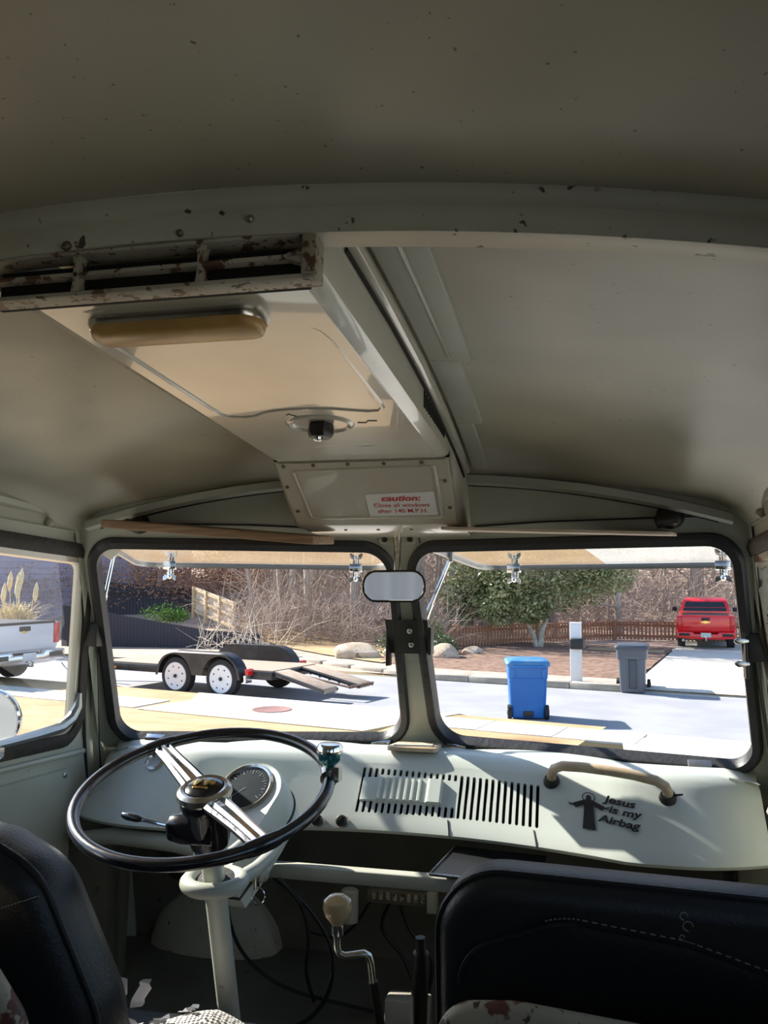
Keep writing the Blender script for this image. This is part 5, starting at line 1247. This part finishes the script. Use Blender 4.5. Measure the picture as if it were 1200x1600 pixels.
shrub('dark green shrub behind the pointed boulder', gw(-4.05, 26.9), (.60, .4, .40), 1100, G['leaf_dark'], 2)
shrub('yellow-green shrub near the foot of the centre pillar', gw(-4.6, 29.0), (.45, .4, .75), 700, G['leaf'], 3)
shrub('low bright green shrub above the dark fence', V((-15.2, 30.2, .75)), (1.1, .5, .42), 1600, mat('bright green leaves', (.12, .24, .04), .8, spec=.2, col2=(.06, .14, .03), nscale=3), 4)

# ------------------------------------------------------------------ trees
def limb(mb, p, d_, L_, r, depth, rd, sides, spread=.5, tips=None):
    n = 4; pts = [p.copy()]; dd = d_.copy()
    for i in range(n):
        dd = (dd + V((rd.gauss(0, .10), rd.gauss(0, .10), rd.gauss(.02, .06)))).normalized(); pts.append(pts[-1] + dd * (L_ / n))
    mb.tube(pts, [r * (1 - .55 * i / n) for i in range(n + 1)], sides, cap=False)
    if depth == 0:
        if tips is not None: tips.append(pts[-1])
        return
    k = 3 if depth > 1 else 4
    for j in range(k):
        f = rd.uniform(.3, 1.0); i = min(n - 1, int(f * n)); q = pts[i].lerp(pts[i + 1], f * n - i)
        ax = dd.orthogonal().normalized(); ax.rotate(Quaternion(dd, rd.uniform(0, 6.28)))
        nd = (dd * (1 - spread * .5) + ax * rd.uniform(.4, .9) * (spread + .3) + V((0, 0, .12))).normalized()
        limb(mb, q, nd, L_ * rd.uniform(.45, .75), r * .45, depth - 1, rd, max(3, sides - 2), spread, tips)
def bare_tree(seed, H_, r):
    rd = random.Random(seed); t = thing('bare_tree', 'leafless grey-brown tree in the woods beyond the road', 'tree', (0, 0, 0), 0, 'leafless trees in the woods', world=True)
    tr_ = MB(); pts = [V((0, 0, -.2))]; dd = V((rd.gauss(0, .05), rd.gauss(0, .05), 1)).normalized()
    for i in range(8):
        dd = (dd + V((rd.gauss(0, .05), rd.gauss(0, .05), 0))).normalized(); pts.append(pts[-1] + dd * H_ / 8)
    tr_.tube(pts, [r * (1 - .8 * i / 8) for i in range(9)], 8, cap=False)
    obj('trunk', tr_, G['bark'], t)
    bm_ = MB()
    for j in range(16):
        f = rd.uniform(.06, 1) ; i = min(7, int(f * 8)); q = pts[i].lerp(pts[i + 1], f * 8 - i); a = rd.uniform(0, 6.28)
        limb(bm_, q, V((math.cos(a), math.sin(a), rd.uniform(.2, 1.0))).normalized(), rd.uniform(.14, .28) * H_, r * .30 * (1.1 - f * .6), 2, rd, 4)
    obj('branches', bm_, G['twig'], t, kind='stuff')
    return t
protos = [bare_tree(20 + i, h, r) for i, (h, r) in enumerate(((9, .13), (11, .18), (7.5, .09), (10, .10), (8, .15), (12, .22)))]
rd = random.Random(11); n_t = 0
spots_ = []
for i in range(150):
    y = rd.uniform(34.5, 60); xl, xr = -.62 * y + 2, .20 * y + 3
    x = rd.uniform(xl, xr)
    if x < -12 and y < 37: continue
    if x > 1.2 and y < 37: continue
    if -9 < x < 2 and y < 36: y += 1
    spots_.append((x, y))
for i in range(8): spots_.append((rd.uniform(-11, -4.8), rd.uniform(31.5, 35)))
spots_ += [(-11.7, 30.8), (-9.9, 31.5), (-8.4, 32.5), (-11.0, 32.0), (-5.6, 33.5), (-7.2, 31.8)]
for i, (x, y) in enumerate(spots_):
    p = protos[i % 6]; mw = Matrix.Translation(gw(x, y)) @ Matrix.Rotation(rd.uniform(0, 6.28), 4, 'Z') @ Matrix.Scale(rd.uniform(.8, 1.15), 4)
    if i < 6: p.matrix_world = mw
    else: dup(p, mw)
# distinct pale trunk right of the evergreen
def brush(lab, region, n, L_, r, m, seed, up=.5):
    rd = random.Random(seed); mb = MB()
    for _ in range(n):
        x, y = region(rd); z0 = gz(x, y) + abs(rd.gauss(0, 1)) * up
        p = V((x, y, z0)); dd = V((rd.gauss(0, 1), rd.gauss(0, 1) * .6, abs(rd.gauss(0, .8)) + .1)).normalized(); Ls = L_ * rd.uniform(.5, 1.5)
        q = p + dd * Ls * .5 + V((rd.gauss(0, .08), 0, rd.gauss(0, .08))); e = p + dd * Ls + V((0, 0, rd.gauss(-.1, .2)))
        mb.tube([p, q, e], [r, r * .7, r * .25], 3, cap=False)
    o = obj('brush', mb, m, world=True, label=lab, cat='brush'); o['kind'] = 'stuff'; return o
brush('tangle of bare twigs and vines at the edge of the woods behind the trailer', lambda d: (d.uniform(-12.6, -3.8), d.uniform(29.0, 35.5)), 5200, 1.1, .0085, G['twig'], 1, .8)
brush('bare undergrowth in the woods behind the picket fence and the trees', lambda d: (d.uniform(-16, 13), d.uniform(36, 46)), 6500, 1.6, .012, G['twig'], 2, 1.2)
brush('pale fallen vines drooping over the fence end behind the trailer fender', lambda d: (d.uniform(-12.0, -9.0), d.uniform(25.8, 27.2)), 70, 1.4, .012, G['palebark'], 3, .3)
mb = MB(); rd = random.Random(5)
leaf_mesh(mb, [((x, y, gz(x, y) + 1.0 + 1.2 * rd.random()), (1.6, 1.2, 1.2)) for x, y in [(rd.uniform(-27, -13.2), rd.uniform(34.8, 40)) for _ in range(34)]], 26000, .06, rd)
obj('brown_leaves', mb, G['leaf_rust'], world=True, label='rust-brown leaves clinging to the bushes on the bank at the left', cat='foliage', kind='stuff')
mb = MB()
leaf_mesh(mb, [((x, y, gz(x, y) + 1.3 + 2.5 * rd.random()), (2.2, 1.5, 1.6)) for x, y in [(rd.uniform(-22, 14), rd.uniform(44, 58)) for _ in range(60)]], 14000, .11, rd)
obj('beech_leaves', mb, mat('pale dead leaves', (.44, .30, .22), .9, col2=(.34, .22, .16), nscale=.5), world=True, label='pale dead leaves still hanging deep in the woods', cat='foliage', kind='stuff')

def evergreen(lab, loc, stems, blobs, n, seed, m):
    rd = random.Random(seed); t = thing('evergreen_tree', lab, 'tree', loc, 0, world=True)
    for pts, r in stems: obj('trunk', MB().tube([V(p) for p in pts], [r * (1 - .5 * i / (len(pts) - 1)) for i in range(len(pts))], 8), G['palebark'], t)
    obj('leaves', leaf_mesh(MB(), blobs, n, .085, rd), m, t, kind='stuff')
    bb = MB()
    for c, r in blobs: bb.tube([V((stems[0][0][-1])), V(c)], [.04, .01], 5)
    obj('branches', bb, G['palebark'], t, kind='stuff')
    return t
evergreen('broad olive evergreen tree with forked pale trunks in the mulch bed', gw(-1.15, 30.4), [([(.05, 0, -.1), (.10, 0, .5), (.28, 0, 1.0), (.35, .1, 1.9)], .11), ([(-.05, 0, -.1), (-.15, -.1, .4), (-.40, -.1, .9), (-.6, 0, 1.6)], .09), ([(0, .1, -.1), (.0, .2, .7), (-.05, .2, 1.8)], .07)],
          [((-.5, 0, 1.75), (1.2, 1.0, .75)), ((.6, .1, 1.9), (1.2, 1.0, .75)), ((1.6, .2, 2.25), (1.2, 1.0, .85)), ((2.4, .3, 2.5), (1.0, .9, .7)), ((-.9, 0, 2.6), (1.2, 1.0, .9)), ((.4, 0, 3.0), (1.6, 1.2, 1.1)), ((1.9, .2, 3.3), (1.4, 1.1, 1.0)), ((0, 0, 4.2), (1.4, 1.2, 1.0)), ((.2, 0, 5.4), (1.3, 1.2, 1.0)), ((1.2, 0, 4.6), (1.3, 1.1, .9)), ((0, 0, 6.4), (.8, .8, .8)), ((-1.3, -.2, 1.35), (.8, .7, .65)), ((-.3, -.3, 1.25), (.8, .6, .45))], 15000, 3, G['leaf'])
evergreen('smaller olive evergreen tree left of the broad one', gw(-3.0, 31.2), [([(.0, 0, -.1), (.02, 0, .5), (.12, 0, 1.1), (.1, 0, 1.8)], .09), ([(.0, 0, .3), (.2, .0, .8), (.35, 0, 1.3)], .06)],
          [((-.3, 0, 1.6), (.9, .8, .7)), ((-1.1, 0, 1.7), (.8, .7, .75)), ((-.5, 0, 2.6), (1.1, .9, .9)), ((.3, 0, 2.1), (.8, .8, .7)), ((-1.0, 0, .85), (.5, .4, .5)), ((-.4, 0, 3.8), (1.2, 1.0, 1.0)), ((.2, 0, 5.0), (1.3, 1.1, 1.0)), ((-.2, 0, 6.2), (.9, .9, .9))], 11000, 4, G['leaf'])
# pale bare trunk standing beyond the fence
p = gw(1.75, 36.5); pt = thing('pale_tree', 'pale bare trunk beyond the picket fence left of the red truck', 'tree', p, 0, world=True)
obj('trunk', MB().tube([V((0, 0, -.2)), V((.02, 0, 1)), V((-.06, 0, 2.2)), V((-.12, 0, 4)), V((0, 0, 8))], [.17, .15, .14, .12, .05], 10), G['palebark'], pt)
obj('branch', MB().tube([V((0, 0, 1.15)), V((-.5, -.1, 1.3)), V((-1.0, -.1, 1.32))], [.05, .04, .02], 6), G['palebark'], pt)

# ------------------------------------------------------------------ far left: house wall, lamp post, pampas grass
hs = thing('house', 'lavender grey sided house wall beyond the white pickup', 'house', V((-30, 37, .2)), R(32), world=True)
obj('wall', MB().box((0, 0, 3.2), (22, 8, 6.4)), G['siding'], hs)
for i in range(22): obj('siding_board', MB().box((0, -4.02, .3 + .28 * i), (22, .03, .262), Matrix.Rotation(R(-2), 3, 'X')), G['siding'], hs)
obj('roof', MB().loft([[V((x, -4.6, 6.3)), V((x, 0, 9)), V((x, 4.6, 6.3))] for x in (-11.6, 11.6)]), G['roofing'], hs)
lp = thing('lamp_post', 'dark lamp post with a pale globe beyond the white pickup', 'lamp post', V((-20.6, 26.4, .2)), 0, world=True)
obj('pole', MB().tube([V((0, 0, 0)), V((0, 0, 4.6))], [.11, .085], 12), G['cardark'], lp)
obj('globe', MB().ball(V((-.28, 0, 2.75)), .17, 14, 10), G['postwhite'], lp)
obj('arm', MB().tube([V((0, 0, 2.5)), V((-.28, 0, 2.55)), V((-.28, 0, 2.62))], .03, 6), G['cardark'], lp)
def pampas(lab, loc, n, h, seed):
    rd = random.Random(seed); t = thing('pampas_grass', lab, 'grass clump', loc, 0, world=True); bl = MB()
    for _ in range(n):
        a = rd.uniform(0, 6.28); s = rd.uniform(.2, 1.2); L_ = h * rd.uniform(.6, 1.1); b = V((rd.gauss(0, .25), rd.gauss(0, .25), 0)); o_ = V((math.cos(a), math.sin(a), 0)); w_ = V((-math.sin(a), math.cos(a), 0)) * .022
        bl.loft([[b - w_, b + w_], [b + o_ * s * .35 + V((0, 0, L_ * .7)) - w_ * .8, b + o_ * s * .35 + V((0, 0, L_ * .7)) + w_ * .8], [b + o_ * s + V((0, 0, L_ * .85)) - w_ * .2, b + o_ * s + V((0, 0, L_ * .85)) + w_ * .2]], False, False)
    obj('blades', bl, G['plume'], t, kind='stuff')
    for k in range(7):
        x, y = rd.uniform(-.5, .5), rd.uniform(-.4, .4); H_ = h * rd.uniform(1.15, 1.5)
        st_3 = obj('plume_stem', MB().tube([V((x * .5, y * .5, 0)), V((x, y, H_))], .012, 5), G['plume'], t)
        obj('plume', MB().tube([V((x, y, H_ - .55)), V((x, y, H_ - .35)), V((x + .03, y, H_ - .1)), V((x + .05, y, H_ + .12))], [.02, .085, .075, .01], 7), G['plume'], st_3)
pampas('pampas grass clump with straw plumes behind the white pickup tailgate', V((-17.6, 24.6, .15)), 420, 1.7, 1)
pampas('pampas grass clump at the left edge behind the lamp post', V((-20.6, 25.4, .15)), 380, 1.7, 2)
